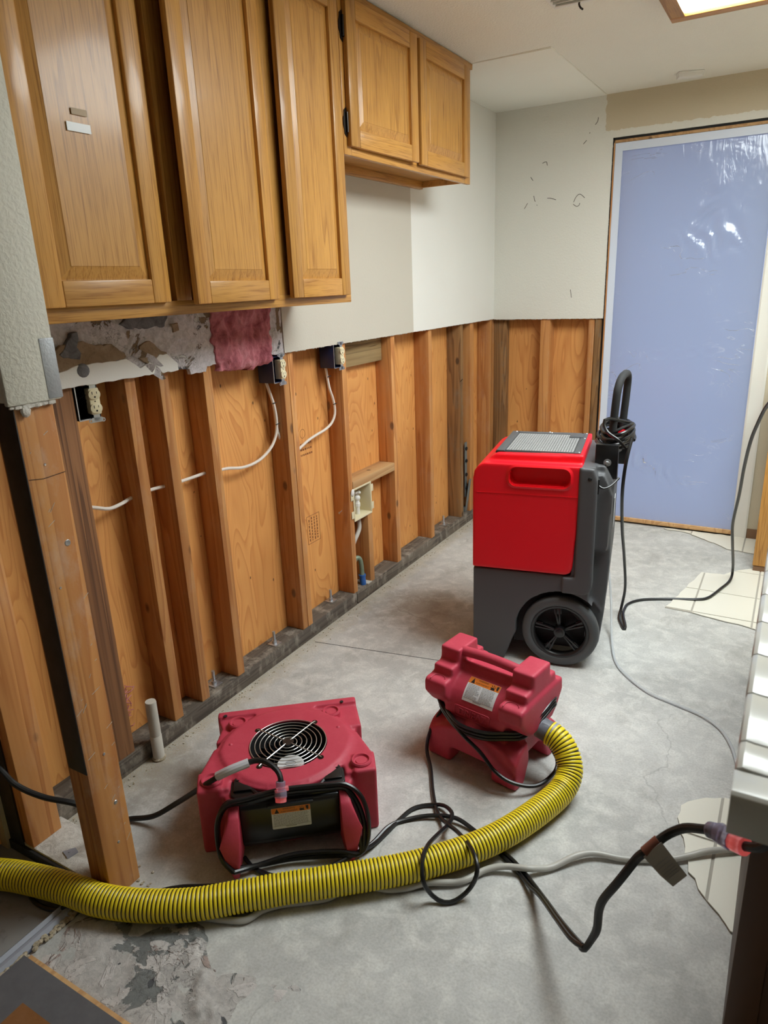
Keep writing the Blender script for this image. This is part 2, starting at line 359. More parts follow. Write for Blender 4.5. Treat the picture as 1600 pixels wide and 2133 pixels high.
# ------------------------------------------------------------------ mesh helpers
class MB:
    """collects shapes; build() links them as ONE mesh object"""
    def __init__(s): s.v = []; s.f = []; s.mi = []; s.cur = 0; s.attr = None
    def add(s, vs, fs, T=None):
        o = len(s.v)
        s.v += [tuple(T @ Vector(p)) if T else tuple(p) for p in vs]
        s.f += [tuple(i + o for i in f) for f in fs]; s.mi += [s.cur] * len(fs)
        return s
    def mat(s, i): s.cur = i; return s
    def box(s, x0, x1, y0, y1, z0, z1, T=None):
        v = [(x, y, z) for z in (z0, z1) for y in (y0, y1) for x in (x0, x1)]
        return s.add(v, [(0, 2, 3, 1), (4, 5, 7, 6), (0, 1, 5, 4), (2, 6, 7, 3), (0, 4, 6, 2), (1, 3, 7, 5)], T)
    def prism(s, pts, a, b, axis='Y', T=None):
        """polygon pts extruded along axis from a to b. axis X: pts=(y,z); Y: (x,z); Z: (x,y)"""
        f = {'X': lambda p, t: (t, p[0], p[1]), 'Y': lambda p, t: (p[0], t, p[1]), 'Z': lambda p, t: (p[0], p[1], t)}[axis]
        n = len(pts); v = [f(p, a) for p in pts] + [f(p, b) for p in pts]
        fs = [tuple(range(n))[::-1], tuple(range(n, 2 * n))] + [(i, (i + 1) % n, n + (i + 1) % n, n + i) for i in range(n)]
        return s.add(v, fs, T)
    def lathe(s, prof, n=32, T=None, closed=False, cap=True):
        """profile (r, z) about Z"""
        v = []; fs = []
        for i in range(n):
            a = 2 * pi * i / n
            v += [(r * cos(a), r * sin(a), z) for r, z in prof]
        k = len(prof)
        for i in range(n):
            j = (i + 1) % n
            for q in range(k if closed else k - 1):
                r = (q + 1) % k
                fs.append((i * k + q, j * k + q, j * k + r, i * k + r))
        if not closed and cap:
            if prof[0][0] > 1e-6: fs.append(tuple(i * k for i in range(n))[::-1])
            if prof[-1][0] > 1e-6: fs.append(tuple(i * k + k - 1 for i in range(n)))
        return s.add(v, fs, T)
    def cyl(s, r, z0, z1, n=24, T=None): return s.lathe([(r, z0), (r, z1)], n, T)
    def ball(s, c, r, n=16, sc=(1, 1, 1), T=None):
        v = []; fs = []; k = n // 2
        for j in range(k + 1):
            p = pi * j / k
            for i in range(n):
                a = 2 * pi * i / n
                v.append((c[0] + r * sc[0] * sin(p) * cos(a), c[1] + r * sc[1] * sin(p) * sin(a), c[2] + r * sc[2] * cos(p)))
        for j in range(k):
            for i in range(n):
                q = (i + 1) % n
                fs.append((j * n + i, (j + 1) * n + i, (j + 1) * n + q, j * n + q))
        return s.add(v, fs, T)
    def tube(s, pts, r, n=8, cap=True, rad=None, T=None):
        pts = [Vector(p) for p in pts]; v = []; fs = []
        up = None
        for i, p in enumerate(pts):
            t = (pts[min(i + 1, len(pts) - 1)] - pts[max(i - 1, 0)]).normalized()
            if up is None:
                up = Vector((0, 0, 1)) if abs(t.z) < .9 else Vector((1, 0, 0))
            x = up - t * up.dot(t)
            if x.length < 1e-5: x = t.orthogonal()
            x.normalize(); y = t.cross(x); up = x
            rr = rad[i] if rad else r
            for k in range(n):
                a = 2 * pi * k / n
                v.append(tuple(p + (x * cos(a) + y * sin(a)) * rr))
        for i in range(len(pts) - 1):
            for k in range(n):
                q = (k + 1) % n
                fs.append((i * n + k, i * n + q, (i + 1) * n + q, (i + 1) * n + k))
        if cap:
            fs.append(tuple(range(n))[::-1]); fs.append(tuple(range((len(pts) - 1) * n, len(pts) * n)))
        return s.add(v, fs, T)
    def mesh(s, name, mats, smooth=True, bevel=0, seg=2, ang=35):
        bm = bmesh.new(); vs = [bm.verts.new(p) for p in s.v]
        for f, mi in zip(s.f, s.mi):
            try: fc = bm.faces.new([vs[i] for i in f]); fc.material_index = mi
            except ValueError: pass
        bmesh.ops.recalc_face_normals(bm, faces=bm.faces[:])
        if bevel:
            es = [e for e in bm.edges if len(e.link_faces) == 2 and e.calc_face_angle(0) > .5]
            bmesh.ops.bevel(bm, geom=es, offset=bevel, segments=seg, affect='EDGES', clamp_overlap=True, profile=.5)
        me = bpy.data.meshes.new(name); bm.to_mesh(me); bm.free()
        for m_ in (mats if isinstance(mats, (list, tuple)) else [mats]): me.materials.append(M[m_])
        if smooth:
            me.polygons.foreach_set('use_smooth', [True] * len(me.polygons)); me.set_sharp_from_angle(angle=radians(ang))
        return me
    def build(s, name, mats, parent=None, **kw):
        loc = kw.pop('loc', None); me = s.mesh(name, mats, **kw)
        o = bpy.data.objects.new(name, me); COL.objects.link(o)
        if parent: o.parent = parent
        if loc: o.location = loc
        return o

def box(name, mat, parent, b, bevel=.002, **kw):
    """one box object; the origin stays at the parent's so the grain varies per object"""
    return MB().box(*b).build(name, mat, parent, bevel=bevel, **kw)
def tag(o, label=None, cat=None, group=None, kind=None):
    if label: o['label'] = label
    if cat: o['category'] = cat
    if group: o['group'] = group
    if kind: o['kind'] = kind
    return o
def thing(name, label, cat, loc=(0, 0, 0), rz=0, group=None):
    o = bpy.data.objects.new(name, None); COL.objects.link(o); o.location = loc; o.rotation_euler = (0, 0, rz)
    o.empty_display_size = .05
    return tag(o, label, cat, group)
def struct(o): o['kind'] = 'structure'; return o
def spline(pts, step=.012):
    P = [Vector(p) for p in pts]; out = []
    for i in range(len(P) - 1):
        p0 = P[max(i - 1, 0)]; p1 = P[i]; p2 = P[i + 1]; p3 = P[min(i + 2, len(P) - 1)]
        n = max(2, int((p2 - p1).length / step))
        for k in range(n):
            t = k / n; t2 = t * t; t3 = t2 * t
            out.append(.5 * ((2 * p1) + (p2 - p0) * t + (2 * p0 - 5 * p1 + 4 * p2 - p3) * t2 + (3 * p1 - p0 - 3 * p2 + p3) * t3))
    out.append(P[-1]); return out
def local(pts, loc, rz):
    c, s_ = cos(-rz), sin(-rz)
    return [((p[0] - loc[0]) * c - (p[1] - loc[1]) * s_, (p[0] - loc[0]) * s_ + (p[1] - loc[1]) * c, p[2] - loc[2]) for p in pts]
def bake(name, mat, parent, solids, voxel=.005, smooth=4, cutters=(), ang=50):
    """union of closed shapes as one blow-moulded skin (voxel remesh), then cut"""
    me = solids.mesh('tmp', [mat], smooth=False)
    o = bpy.data.objects.new('tmp', me); COL.objects.link(o)
    r = o.modifiers.new('r', 'REMESH'); r.mode = 'VOXEL'; r.voxel_size = voxel
    sm = o.modifiers.new('s', 'SMOOTH'); sm.iterations = smooth; sm.factor = .5
    tmp = []
    for c in cutters:
        cm = c.mesh('cut', [mat], smooth=False); c_o = bpy.data.objects.new('cut', cm); COL.objects.link(c_o); tmp.append(c_o)
        bo = o.modifiers.new('b', 'BOOLEAN'); bo.operation = 'DIFFERENCE'; bo.object = c_o; bo.solver = 'EXACT'
    dg = bpy.context.evaluated_depsgraph_get(); dg.update()
    res = bpy.data.meshes.new_from_object(o.evaluated_get(dg)); res.name = name
    for t_ in tmp: bpy.data.objects.remove(t_)
    bpy.data.objects.remove(o)
    res.materials.clear(); res.materials.append(M[mat])
    res.polygons.foreach_set('material_index', [0] * len(res.polygons))
    res.polygons.foreach_set('use_smooth', [True] * len(res.polygons)); res.set_sharp_from_angle(angle=radians(ang))
    f = bpy.data.objects.new(name, res); COL.objects.link(f)
    if parent: f.parent = parent
    return f
def text(s_, size, depth=0.0, align='CENTER'):
    cu = bpy.data.curves.new('txt', 'FONT'); cu.body = s_; cu.size = size; cu.extrude = depth; cu.align_x = align; cu.align_y = 'CENTER'
    cu.resolution_u = 2
    o = bpy.data.objects.new('txt', cu); COL.objects.link(o)
    dg = bpy.context.evaluated_depsgraph_get(); dg.update()
    me = bpy.data.meshes.new_from_object(o.evaluated_get(dg))
    v = [tuple(x.co) for x in me.vertices]; f = [tuple(p.vertices) for p in me.polygons]
    bpy.data.objects.remove(o); bpy.data.meshes.remove(me)
    return v, f
def frame(o, x, y):
    """matrix with origin o, local X along x, local Y along y"""
    x = Vector(x).normalized(); z = x.cross(Vector(y)).normalized(); y = z.cross(x)
    mt = Matrix((x, y, z)).transposed().to_4x4(); mt.translation = Vector(o); return mt
def rotx(a): return Matrix.Rotation(a, 4, 'X')
def roty(a): return Matrix.Rotation(a, 4, 'Y')
def rotz(a): return Matrix.Rotation(a, 4, 'Z')
def at(*p): return Matrix.Translation(p)
def rpoly(x0, x1, y0, y1, r, n=5):
    out = []
    for cx, cy, a0 in ((x1 - r, y1 - r, 0), (x0 + r, y1 - r, 90), (x0 + r, y0 + r, 180), (x1 - r, y0 + r, 270)):
        for i in range(n + 1):
            a = radians(a0 + 90 * i / n); out.append((cx + r * cos(a), cy + r * sin(a)))
    return out

# ================================================================== STRUCTURE
D = 4.352; H = 2.44; ZC = 1.262; PT = .068
# ---- floor
fl = MB().box(.318, 3.05, -1.2, 4.60, -.08, 0).box(-.09, .318, .82, 4.60, -.08, 0).box(.318, 3.05, -3.3, -1.2, -.08, 0)
floor = struct(fl.build('floor', 'concrete'))
box('subfloor', 'left_floor', floor, (-3.0, .30, -3.3, .815, -.08, -.006), 0)
tag(floor, 'bare grey concrete floor slab, scuffed and dusty')
# control joint crack
MB().box(.03, .70, -.0016, .0016, -.001, .0005, at(0, 2.19, 0) @ rotz(.17)).build('control_joint', 'slot', floor)
# old mortar patch near the threshold: a displaced skin
def patch(name, mat, x0, x1, y0, y1, nx, ny, hfun):
    mb = MB(); vs = []; fs = []
    for j in range(ny + 1):
        for i in range(nx + 1):
            x = x0 + (x1 - x0) * i / nx; y = y0 + (y1 - y0) * j / ny
            vs.append((x, y, hfun(x, y)))
    for j in range(ny):
        for i in range(nx):
            a = j * (nx + 1) + i; fs.append((a, a + 1, a + nx + 2, a + nx + 1))
    return mb.add(vs, fs).build(name, mat, floor, ang=80)
def hpatch(x, y):
    n = mn.fractal(Vector((x * 9, y * 9, 1.3)), 1.0, 2.0, 5)
    r = mn.noise(Vector((x * 26, y * 26, 4)))
    e = min((x - .30) / .06, (1.02 + .08 * mn.noise(Vector((y * 6, 0, 3))) - x) / .22, (.885 + .05 * mn.noise(Vector((x * 7, 2, 0))) - y) / .09, 1.0)
    d = x * .62 + y * .78 - 1.045                      # a ridge of crumbling mortar
    ridge = max(0, 1 - abs(d + .02 * mn.noise(Vector((x * 14, y * 14, 9)))) / .035) * (.5 + .5 * mn.noise(Vector((x * 45, y * 45, 7)))) * .014 if x > .48 else 0
    return max(-.004, -.0035 + e * (.0055 + .006 * n) + (ridge + .0016 * r) * max(0, min(1, e * 2)))
tag(patch('mortar_patch', 'thinset', .305, 1.16, .43, .95, 150, 100, hpatch), 'rough pink-grey mortar remnant', kind='stuff')
# broken floor tiles left against the cabinets
def clip(poly, x0, x1, y0, y1):
    def cut(P, ins, inter):
        out = []
        for i, p in enumerate(P):
            q = P[(i + 1) % len(P)]
            if ins(p):
                out.append(p)
                if not ins(q): out.append(inter(p, q))
            elif ins(q): out.append(inter(p, q))
        return out
    def ix(c): return lambda p, q: (c, p[1] + (q[1] - p[1]) * (c - p[0]) / (q[0] - p[0]))
    def iy(c): return lambda p, q: (p[0] + (q[0] - p[0]) * (c - p[1]) / (q[1] - p[1]), c)
    P = cut(poly, lambda p: p[0] >= x0, ix(x0))
    if P: P = cut(P, lambda p: p[0] <= x1, ix(x1))
    if P: P = cut(P, lambda p: p[1] >= y0, iy(y0))
    if P: P = cut(P, lambda p: p[1] <= y1, iy(y1))
    return P
def ragged(pts, amp, step=.03, rough_edges=None):
    out = []
    for i, p in enumerate(pts):
        q = pts[(i + 1) % len(pts)]
        L = math.hypot(q[0] - p[0], q[1] - p[1]); n = max(1, int(L / step))
        for k in range(n):
            t = k / n; a = amp if (rough_edges is None or i in rough_edges) else 0
            out.append((p[0] + (q[0] - p[0]) * t + random.uniform(-a, a), p[1] + (q[1] - p[1]) * t + random.uniform(-a, a)))
    return out
def tiles(outline, xs, ys, gap=.004):
    gp = MB().prism(outline, -.001, .0035, 'Z'); gp.build('grout', 'grout', floor, smooth=False)
    for i in range(len(xs) - 1):
        for j in range(len(ys) - 1):
            P = clip(outline, xs[i] + gap, xs[i + 1] - gap, ys[j] + gap, ys[j + 1] - gap)
            if len(P) < 3: continue
            area = abs(sum(P[k][0] * P[(k + 1) % len(P)][1] - P[(k + 1) % len(P)][0] * P[k][1] for k in range(len(P)))) / 2
            if area < 1e-3: continue
            MB().prism(P, 0, .0065, 'Z').build('tile', 'tile', floor, smooth=False)
o1 = ragged([(1.764, 1.46), (1.70, 1.535), (1.655, 1.60), (1.632, 1.66), (1.618, 1.72), (1.60, 1.79), (1.597, 1.85), (1.64, 1.90), (1.70, 1.935), (1.95, 1.97), (1.95, 1.40)], .006, .022, {0, 1, 2, 3, 4, 5, 6, 7, 8})
tiles(o1, [1.39, 1.702, 2.014], [1.12, 1.425, 1.738, 2.05])
o2 = ragged([(1.341, 3.201), (1.45, 3.19), (1.60, 3.16), (1.70, 3.14), (1.95, 3.05), (1.95, 3.86), (1.66, 3.86), (1.60, 3.80), (1.54, 3.715), (1.44, 3.70), (1.40, 3.52), (1.38, 3.40)], .004, .05)
tiles(o2, [1.14, 1.452, 1.704, 2.0], [2.84, 3.2, 3.47, 3.785, 4.1])
o3 = ragged([(1.15, 4.33), (1.30, 4.30), (1.42, 4.20), (1.52, 4.12), (1.66, 4.09), (1.66, 4.34), (1.4, 4.345)], .008, .03)
tiles(o3, [1.0, 1.31, 1.60, 1.8], [4.0, 4.4])
# rubble and dust crumbs
cr = MB()
for k in range(280):
    y = random.uniform(.95, 4.2); x = .012 + abs(random.gauss(0, .022)); r = random.uniform(.0012, .0035)
    cr.ball((x, y, r * .6), r, 6, (1, 1, .7))
tag(cr.build('sawdust', 'rubble', floor), 'pale sawdust crumbs along the bottom plate', kind='stuff')
cr = MB()
for k in range(90):
    t_ = random.random(); x = .308 + random.uniform(-.008, .008); y = .47 + .30 * t_; r = random.uniform(.003, .008)
    cr.ball((x, y, .002 + r * .3), r, 6, (1, 1.3, .7))
for k in range(60):
    r = random.uniform(.0015, .005); cr.ball((random.gauss(.41, .05), random.gauss(.86, .04), r * .5), r, 6, (1, 1, .6))
tag(cr.build('rubble', 'rubble', floor), 'crumbled mortar in the gap at the threshold', kind='stuff')
tr = struct(MB().prism([(.262, -.006), (.262, .010), (.268, .014), (.276, .006), (.284, .012), (.292, .012), (.300, .002), (.300, -.006)], -1.2, .775, 'Y').build('trim_1', 'cuff', None))
tag(tr, 'grey metal carpet track along the edge of the concrete')

# ---- left wall: drywall skin, sheathing, studs, plate
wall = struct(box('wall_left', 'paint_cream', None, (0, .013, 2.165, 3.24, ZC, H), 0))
tag(wall, 'left kitchen wall with lower drywall cut away to the studs')
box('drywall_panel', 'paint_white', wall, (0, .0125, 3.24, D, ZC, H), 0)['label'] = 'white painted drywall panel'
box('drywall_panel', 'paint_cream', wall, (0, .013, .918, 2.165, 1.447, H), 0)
# ragged cut edge
ce = MB()
for k in range(240):
    y = random.uniform(2.17, 4.34); r = random.uniform(.001, .0035); ce.ball((.008, y, ZC - r * .4), r, 6, (1.6, 1.8, .6))
tag(ce.build('torn_edge', 'gypsum', wall), 'crumbly cut edge of the drywall', kind='stuff')
for (y0, y1) in ((.30, 1.195), (1.20, 2.17), (2.174, 3.442), (3.446, 4.46)):
    box('plywood_panel', 'plywood', wall, (-.104, -.092, y0, y1, .0, H), 0)
STUDS = [(1.10, 1.222, 'fir_rough'), (1.402, 1.442, 'fir'), (1.536, 1.575, 'fir'), (1.731, 1.770, 'fir'), (2.160, 2.196, 'fir'), (2.199, 2.232, 'fir'), (2.578, 2.614, 'fir'), (3.020, 3.060, 'fir'), (3.434, 3.474, 'fir'), (3.856, 3.894, 'old_stud'), (3.998, 4.056, 'fir'), (4.325, 4.362, 'fir')]
for y0, y1, mt in STUDS:
    box('stud', mt, wall, (-.091, -.0005, y0, y1, PT, H - .09), .0025)
box('stud', 'old_stud', wall, (-.088, -.045, 3.90, 3.992, PT, 1.6), .002)
for y0, y1 in ((.92, 2.602), (2.606, 4.36)):
    box('bottom_plate', 'old_plate', wall, (-.091, 0, y0, y1, 0, PT), .004)
box('top_plate', 'fir_y', wall, (-.091, -.0005, .3, 4.36, H - .088, H - .002), 0)
# blocking
box('block', 'grey_block', wall, (-.091, -.052, 2.616, 3.018, 1.143, 1.40), .003)['label'] = 'weathered grey-brown blocking board'
box('block', 'fir_y', wall, (-.091, .001, 2.616, 3.018, .583, .625), .003)['label'] = 'pale horizontal blocking above the valve box'
box('stud', 'fir', wall, (-.091, 0, 2.735, 2.775, PT, .428), .002)['label'] = 'short cripple stud below the blocking'
gs = MB(); xg = -.0918
for a_, b_ in (((2.362, .515), (2.457, .515)), ((2.362, .384), (2.457, .384)), ((2.362, .384), (2.362, .515)), ((2.457, .384), (2.457, .515))):
    gs.tube([(xg, *a_), (xg, *b_)], .0011, 4)
for i in range(4):
    y = 2.378 + i * .020; z = .395
    while z < .500:
        L = random.uniform(.004, .014); gs.box(xg - .0002, xg + .0004, y - .0035, y + .0035, z, z + L); z += L + .005
gs.tube([(xg, 2.378 + .018 * cos(a), .895 + .020 * sin(a)) for a in [k * .45 for k in range(15)]], .0010, 4)
for i in range(3):
    y = 2.355
    while y < 2.44:
        L = random.uniform(.004, .012); gs.box(xg - .0002, xg + .0004, y, y + L, .845 - i * .024, .853 - i * .024); y += L + .005
tag(gs.build('grade_stamp', 'stamp', wall), 'faint brown grade stamp inked on the plywood')
# torn drywall band under the tall cabinet
def htorn(y, z):
    n = mn.fractal(Vector((y * 13, z * 13, 2.2)), 1.0, 2.0, 5); r = mn.noise(Vector((y * 40, z * 40, 4)))
    big = mn.noise(Vector((y * 5, z * 9, 8)))
    low = 1 if z < 1.262 + .045 + .02 * mn.noise(Vector((y * 9, 0, 5))) and y < 1.62 else 0
    return min(.019, .008 + .007 * n + .003 * r + (.004 if big > .05 else 0))
def torn(y0, y1, z0, z1, ny, nz):
    vs = []; fs = []
    for j in range(nz + 1):
        for i in range(ny + 1):
            y = y0 + (y1 - y0) * i / ny; z = z0 + (z1 - z0) * j / nz
            if j == 0: z += .006 * mn.noise(Vector((y * 30, 1, 1))) - (.02 if 1.66 < y < 1.74 else 0)
            vs.append((htorn(y, z), y, z))
    for j in range(nz):
        for i in range(ny):
            a = j * (ny + 1) + i; fs.append((a, a + 1, a + ny + 2, a + ny + 1))
    b = len(vs)
    for i in range(ny + 1): vs.append((-.0005, vs[i][1], vs[i][2]))
    for i in range(ny): fs.append((i, b + i, b + i + 1, i + 1))
    return MB().add(vs, fs)
tag(torn(.919, 2.163, ZC, 1.446, 260, 46).build('torn_drywall', 'torn', wall, ang=80), 'torn gypsum and brown paper under the tall cabinet')
# cracks and flaps on the torn band
ck = MB()
for (y, z0, z1, w) in ((1.655, 1.28, 1.385, .006), (1.60, 1.39, 1.43, .004), (2.137, 1.275, 1.43, .003)):
    P = []
    n = 9
    for i in range(n + 1):
        z = z0 + (z1 - z0) * i / n; P.append((y + .012 * mn.noise(Vector((z * 40, y, 0))), z, w * (.3 + abs(mn.noise(Vector((z * 60, y, 3)))))))
    for a, b in zip(P, P[1:]):
        ck.add([(.0215, a[0] - a[2], a[1]), (.0215, a[0] + a[2], a[1]), (.0215, b[0] + b[2], b[1]), (.0215, b[0] - b[2], b[1])], [(0, 1, 2, 3)])
fp = MB()
for (y, z, a, l, w) in ((1.475, 1.335, .6, .07, .016), (1.50, 1.30, .9, .06, .02), (1.43, 1.345, .2, .05, .018), (1.46, 1.29, -.5, .03, .028)):
    T = at(.016, y, z) @ rotx(-a) @ roty(.25)
    fp.add([(0, 0, 0), (.012, l * .5, .004), (.026, l, -.006), (0, 0, -w), (.014, l * .5, -w * 1.2), (.02, l * .95, -w * .8)], [(0, 1, 4, 3), (1, 2, 5, 4)], T)
def flat_patch(name, mat, pts, x0, x1, amp=.004, step=.012):
    MB().prism(ragged(pts, amp, step), x0, x1, 'X').build(name, mat, wall, bevel=.0012, seg=1)
flat_patch('bare_paper', 'kraft', [(1.12, 1.312), (1.15, 1.35), (1.195, 1.373), (1.233, 1.381), (1.256, 1.383), (1.308, 1.363), (1.361, 1.368), (1.387, 1.345), (1.41, 1.325), (1.349, 1.310), (1.25, 1.305)], .006, .0200)
flat_patch('bare_paper', 'kraft', [(1.448, 1.322), (1.471, 1.358), (1.503, 1.362), (1.533, 1.336), (1.56, 1.323), (1.566, 1.300), (1.487, 1.292)], .006, .0205)
flat_patch('bare_paper', 'kraft', [(1.60, 1.405), (1.625, 1.41), (1.63, 1.385), (1.605, 1.38)], .006, .0200, .002)
flat_patch('cement_patch', 'cement', [(1.183, 1.354), (1.205, 1.365), (1.22, 1.384), (1.235, 1.404), (1.254, 1.406), (1.256, 1.388), (1.243, 1.369), (1.252, 1.351), (1.246, 1.333), (1.222, 1.341), (1.196, 1.345)], .006, .0225, .003)
flat_patch('cement_patch', 'cement', [(1.40, 1.419), (1.44, 1.442), (1.585, 1.442), (1.571, 1.403), (1.484, 1.399), (1.432, 1.407)], .006, .0215, .005)
flat_patch('smooth_strip', 'paint_white', [(.922, 1.2625), (.922, 1.312), (1.10, 1.308), (1.181, 1.306), (1.22, 1.316), (1.284, 1.320), (1.349, 1.317), (1.405, 1.321), (1.43, 1.301), (1.452, 1.287), (1.50, 1.305), (1.53, 1.318), (1.56, 1.319), (1.600, 1.285), (1.60, 1.2625)], .002, .0232, .0022, .015)
fp.build('paper_flap', 'torn', wall)
MB().ball((.020, 1.250, 1.303), .022, 14, (.5, 1, .9)).build('mortar_lump', 'cement', wall)

# ---- back wall
wb = struct(box('wall_back', 'paint_back', None, (.0125, .702, D, D + .013, ZC - .003, H), 0))
tag(wb, 'textured cream back wall beside the doorway')
box('drywall_panel', 'paint_back', wb, (.702, 3.0, D, D + .013, 2.222, H), 0)
box('drywall_panel', 'paint_tan', wb, (1.535, 3.0, D, D + .013, 0, 2.222), 0)['label'] = 'tan painted drywall right of the doorway'
ce = MB()
for k in range(70):
    x = random.uniform(.02, .695); r = random.uniform(.0015, .005); ce.ball((x, D + .006, ZC - .004), r, 6, (2, 1.2, .7))
for k in range(60):
    z = random.uniform(ZC, 2.22); r = random.uniform(.001, .003); ce.ball((.702, D + .004, z), r, 6, (.7, 1.2, 2))
for k in range(50):
    x = random.uniform(.71, 1.6); r = random.uniform(.001, .003); ce.ball((x, D + .004, 2.222), r, 6, (2, 1.2, .7))
tag(ce.build('torn_edge', 'gypsum', wb), 'crumbly cut edge of the back wall drywall', kind='stuff')
box('plywood_panel', 'plywood', wb, (-.09, .70, D + .104, D + .116, 0, H), 0)
for x0, x1, mt in ((-.088, -.002, 'fir'), (.0, .082, 'old_stud'), (.318, .378, 'fir'), (.616, .651, 'fir'), (.655, .695, 'old_stud')):
    box('stud', mt, wb, (x0, x1, D + .0135 + (.03 if x0 == 0 else 0), D + .103, PT, H - .01), .0025)
box('bottom_plate', 'old_plate', wb, (.0, .70, D + .0135, D + .103, 0, PT), .004)
sf = MB()
for P in ([(.257, 1.967), (.264, 1.94), (.268, 1.935)], [(.277, 1.917), (.279, 1.912)], [(.497, 1.912), (.51, 1.939), (.532, 1.952), (.56, 1.930)], [(.538, 2.21), (.556, 2.228)], [(.304, 2.137), (.327, 2.143), (.334, 2.122)], [(.34, 1.947), (.36, 1.945), (.392, 1.934)], [(.495, 1.902), (.515, 1.888), (.529, 1.893), (.533, 1.905)], [(.50, 1.429), (.508, 1.382)], [(.235, 2.07), (.25, 2.05)], [(.22, 1.93), (.20, 1.90)], [(.60, 2.30), (.612, 2.315), (.615, 2.335)], [(.57, 2.26), (.573, 2.265)]):
    sf.tube(spline([(x, D + .0008, z) for x, z in P], .006), .0022, 5)
tag(sf.build('scuff_marks', 'scuff', wb), 'small dark scuffs on the back wall', kind='stuff')
# ---- stub wall end at the left
we = struct(box('wall_corner', 'paint_end', None, (.3665, .380, .796, .921, 1.293, H), .004))
tag(we, 'textured end of the short partition wall above the bare post')
box('drywall_panel', 'paint_end', we, (.0135, .366, .906, .919, 1.30, H), 0)
box('drywall_panel', 'paint_end', we, (-2.98, .366, .7995, .812, 1.30, H), 0)
box('drywall_panel', 'paint_tan', we, (-2.98, -.06, .7995, .812, -.03, 1.30), 0)
pst = box('post', 'fir_post', we, (.329, .366, .815, .905, 0, H - .09), .003); pst['label'] = 'scuffed bare wood post at the wall end'
pl = MB(); pl.tube([(.3665, .818, 1.136), (.3668, .85, 1.131), (.3668, .904, 1.134)], .0007, 5)
pl.build('pencil_line', 'label_black', we)
sc_ = MB()
for k in range(22):
    y = random.uniform(.82, .90); z = random.choice((random.uniform(.03, .5), random.uniform(.55, .95), random.uniform(.95, 1.25))); L = random.uniform(.004, .028); a = random.uniform(.3, 1.0)
    T = at(.3663, y, z) @ rotx(a - pi / 2 + pi / 2)
    sc_.box(-.0002, .0006, -L / 2, L / 2, -.0004, .0004, T)
tag(sc_.build('scratches', 'gypsum', we), 'pale plaster scratches on the post', kind='stuff')
for y, z, r in ((.878, .975, .008), (.868, .42, .004), (.875, .27, .006), (.862, .155, .004), (.86, 1.16, .003), (.84, .88, .003)):
    MB().lathe([(0, .0), (r * .8, .0006), (r, -.001), (r, -.006)], 12, at(.3668, y, z) @ roty(pi / 2)).build('nail_head', 'steel', we)
box('post', 'fir', we, (.290, .327, .815, .905, 0, H - .09), .003)
box('post', 'fir', we, (.005, .045, .815, .905, .03, .985), .003)['label'] = 'cut-off post at the left edge of the wall'
box('post', 'dark_wood', we, (-.10, .0, .815, .905, .03, 1.30), .003)
box('tar_paper', 'black_paper', we, (.300, .3668, .8122, .8146, .395, 1.30), .0006)
box('tar_paper', 'black_paper', we, (-.4, .003, .8122, .8146, 0, 1.0), .0006)
box('bottom_plate', 'gypsum', we, (-.4, .290, .815, .935, -.002, .03), .004)['label'] = 'pale dusty bottom plate between the posts'
MB().prism([(.13, .845), (.165, .835), (.17, .865), (.15, .872)], .03, .033, 'Z').prism([(.148, .85), (.152, .85), (.152, .854), (.148, .854)], .033, .035, 'Z').build('nail_plate', 'cuff', we)
box('tar_paper', 'black_paper', we, (-.4, .30, .806, .8146, -.006, .024), .0006)
box('corner_bead', 'mesh_tape', we, (.372, .3815, .888, .9225, 1.296, 1.42), .002)['label'] = 'grey mesh corner bead strip'
pf = MB()
for k in range(26):
    y = random.uniform(.80, .90); r = random.uniform(.003, .009); pf.ball((.374, y, 1.29 - r * .2), r, 7, (.7, 1.6, .8))
pf.ball((.374, .835, 1.28), .012, 8, (.5, 1, 1.2))
tag(pf.build('torn_edge', 'gypsum', we), 'torn paper and plaster under the partition end', kind='stuff')
# ---- ceiling and the unseen rest of the room
ce_ = struct(box('ceiling', 'ceil', None, (-3.0, 3.05, -3.3, 4.47, H, H + .02), 0)); tag(ce_, 'textured cream ceiling')
box('drywall_patch', 'ceil_patch', ce_, (.0128, .652, 3.356, D, H - .003, H + .001), .002)['label'] = 'smoother pale rectangle where a soffit was removed'
rg = MB(); rg.tube(spline([(.655, 3.34, H - .001), (.655, 3.8, H - .002), (.655, 4.34, H - .002)], .1), .003, 6); rg.tube([(.30, 3.352, H - .001), (.655, 3.34, H - .001)], .0022, 6)
rg.build('plaster_ridge', 'ceil', ce_)
struct(box('wall_right', 'paint_tan', None, (3.0, 3.02, -3.3, 4.36, 0, H), 0))
struct(box('wall_front', 'paint_tan', None, (-3.0, 3.02, -3.3, -3.28, 0, H), 0))
struct(box('wall_outer', 'paint_tan', None, (-3.0, -2.98, -3.3, .81, 0, H), 0))
struct(MB().box(-6, 8, D + .125, 14, -.14, -.03).build('ground', 'outside'))
struct(box('shade_overhang', 'white_trim', None, (-3, 5, D + .125, D + 1.9, 2.33, 2.40), 0))  # unseen overhang, added to darken the top of the plastic sheet

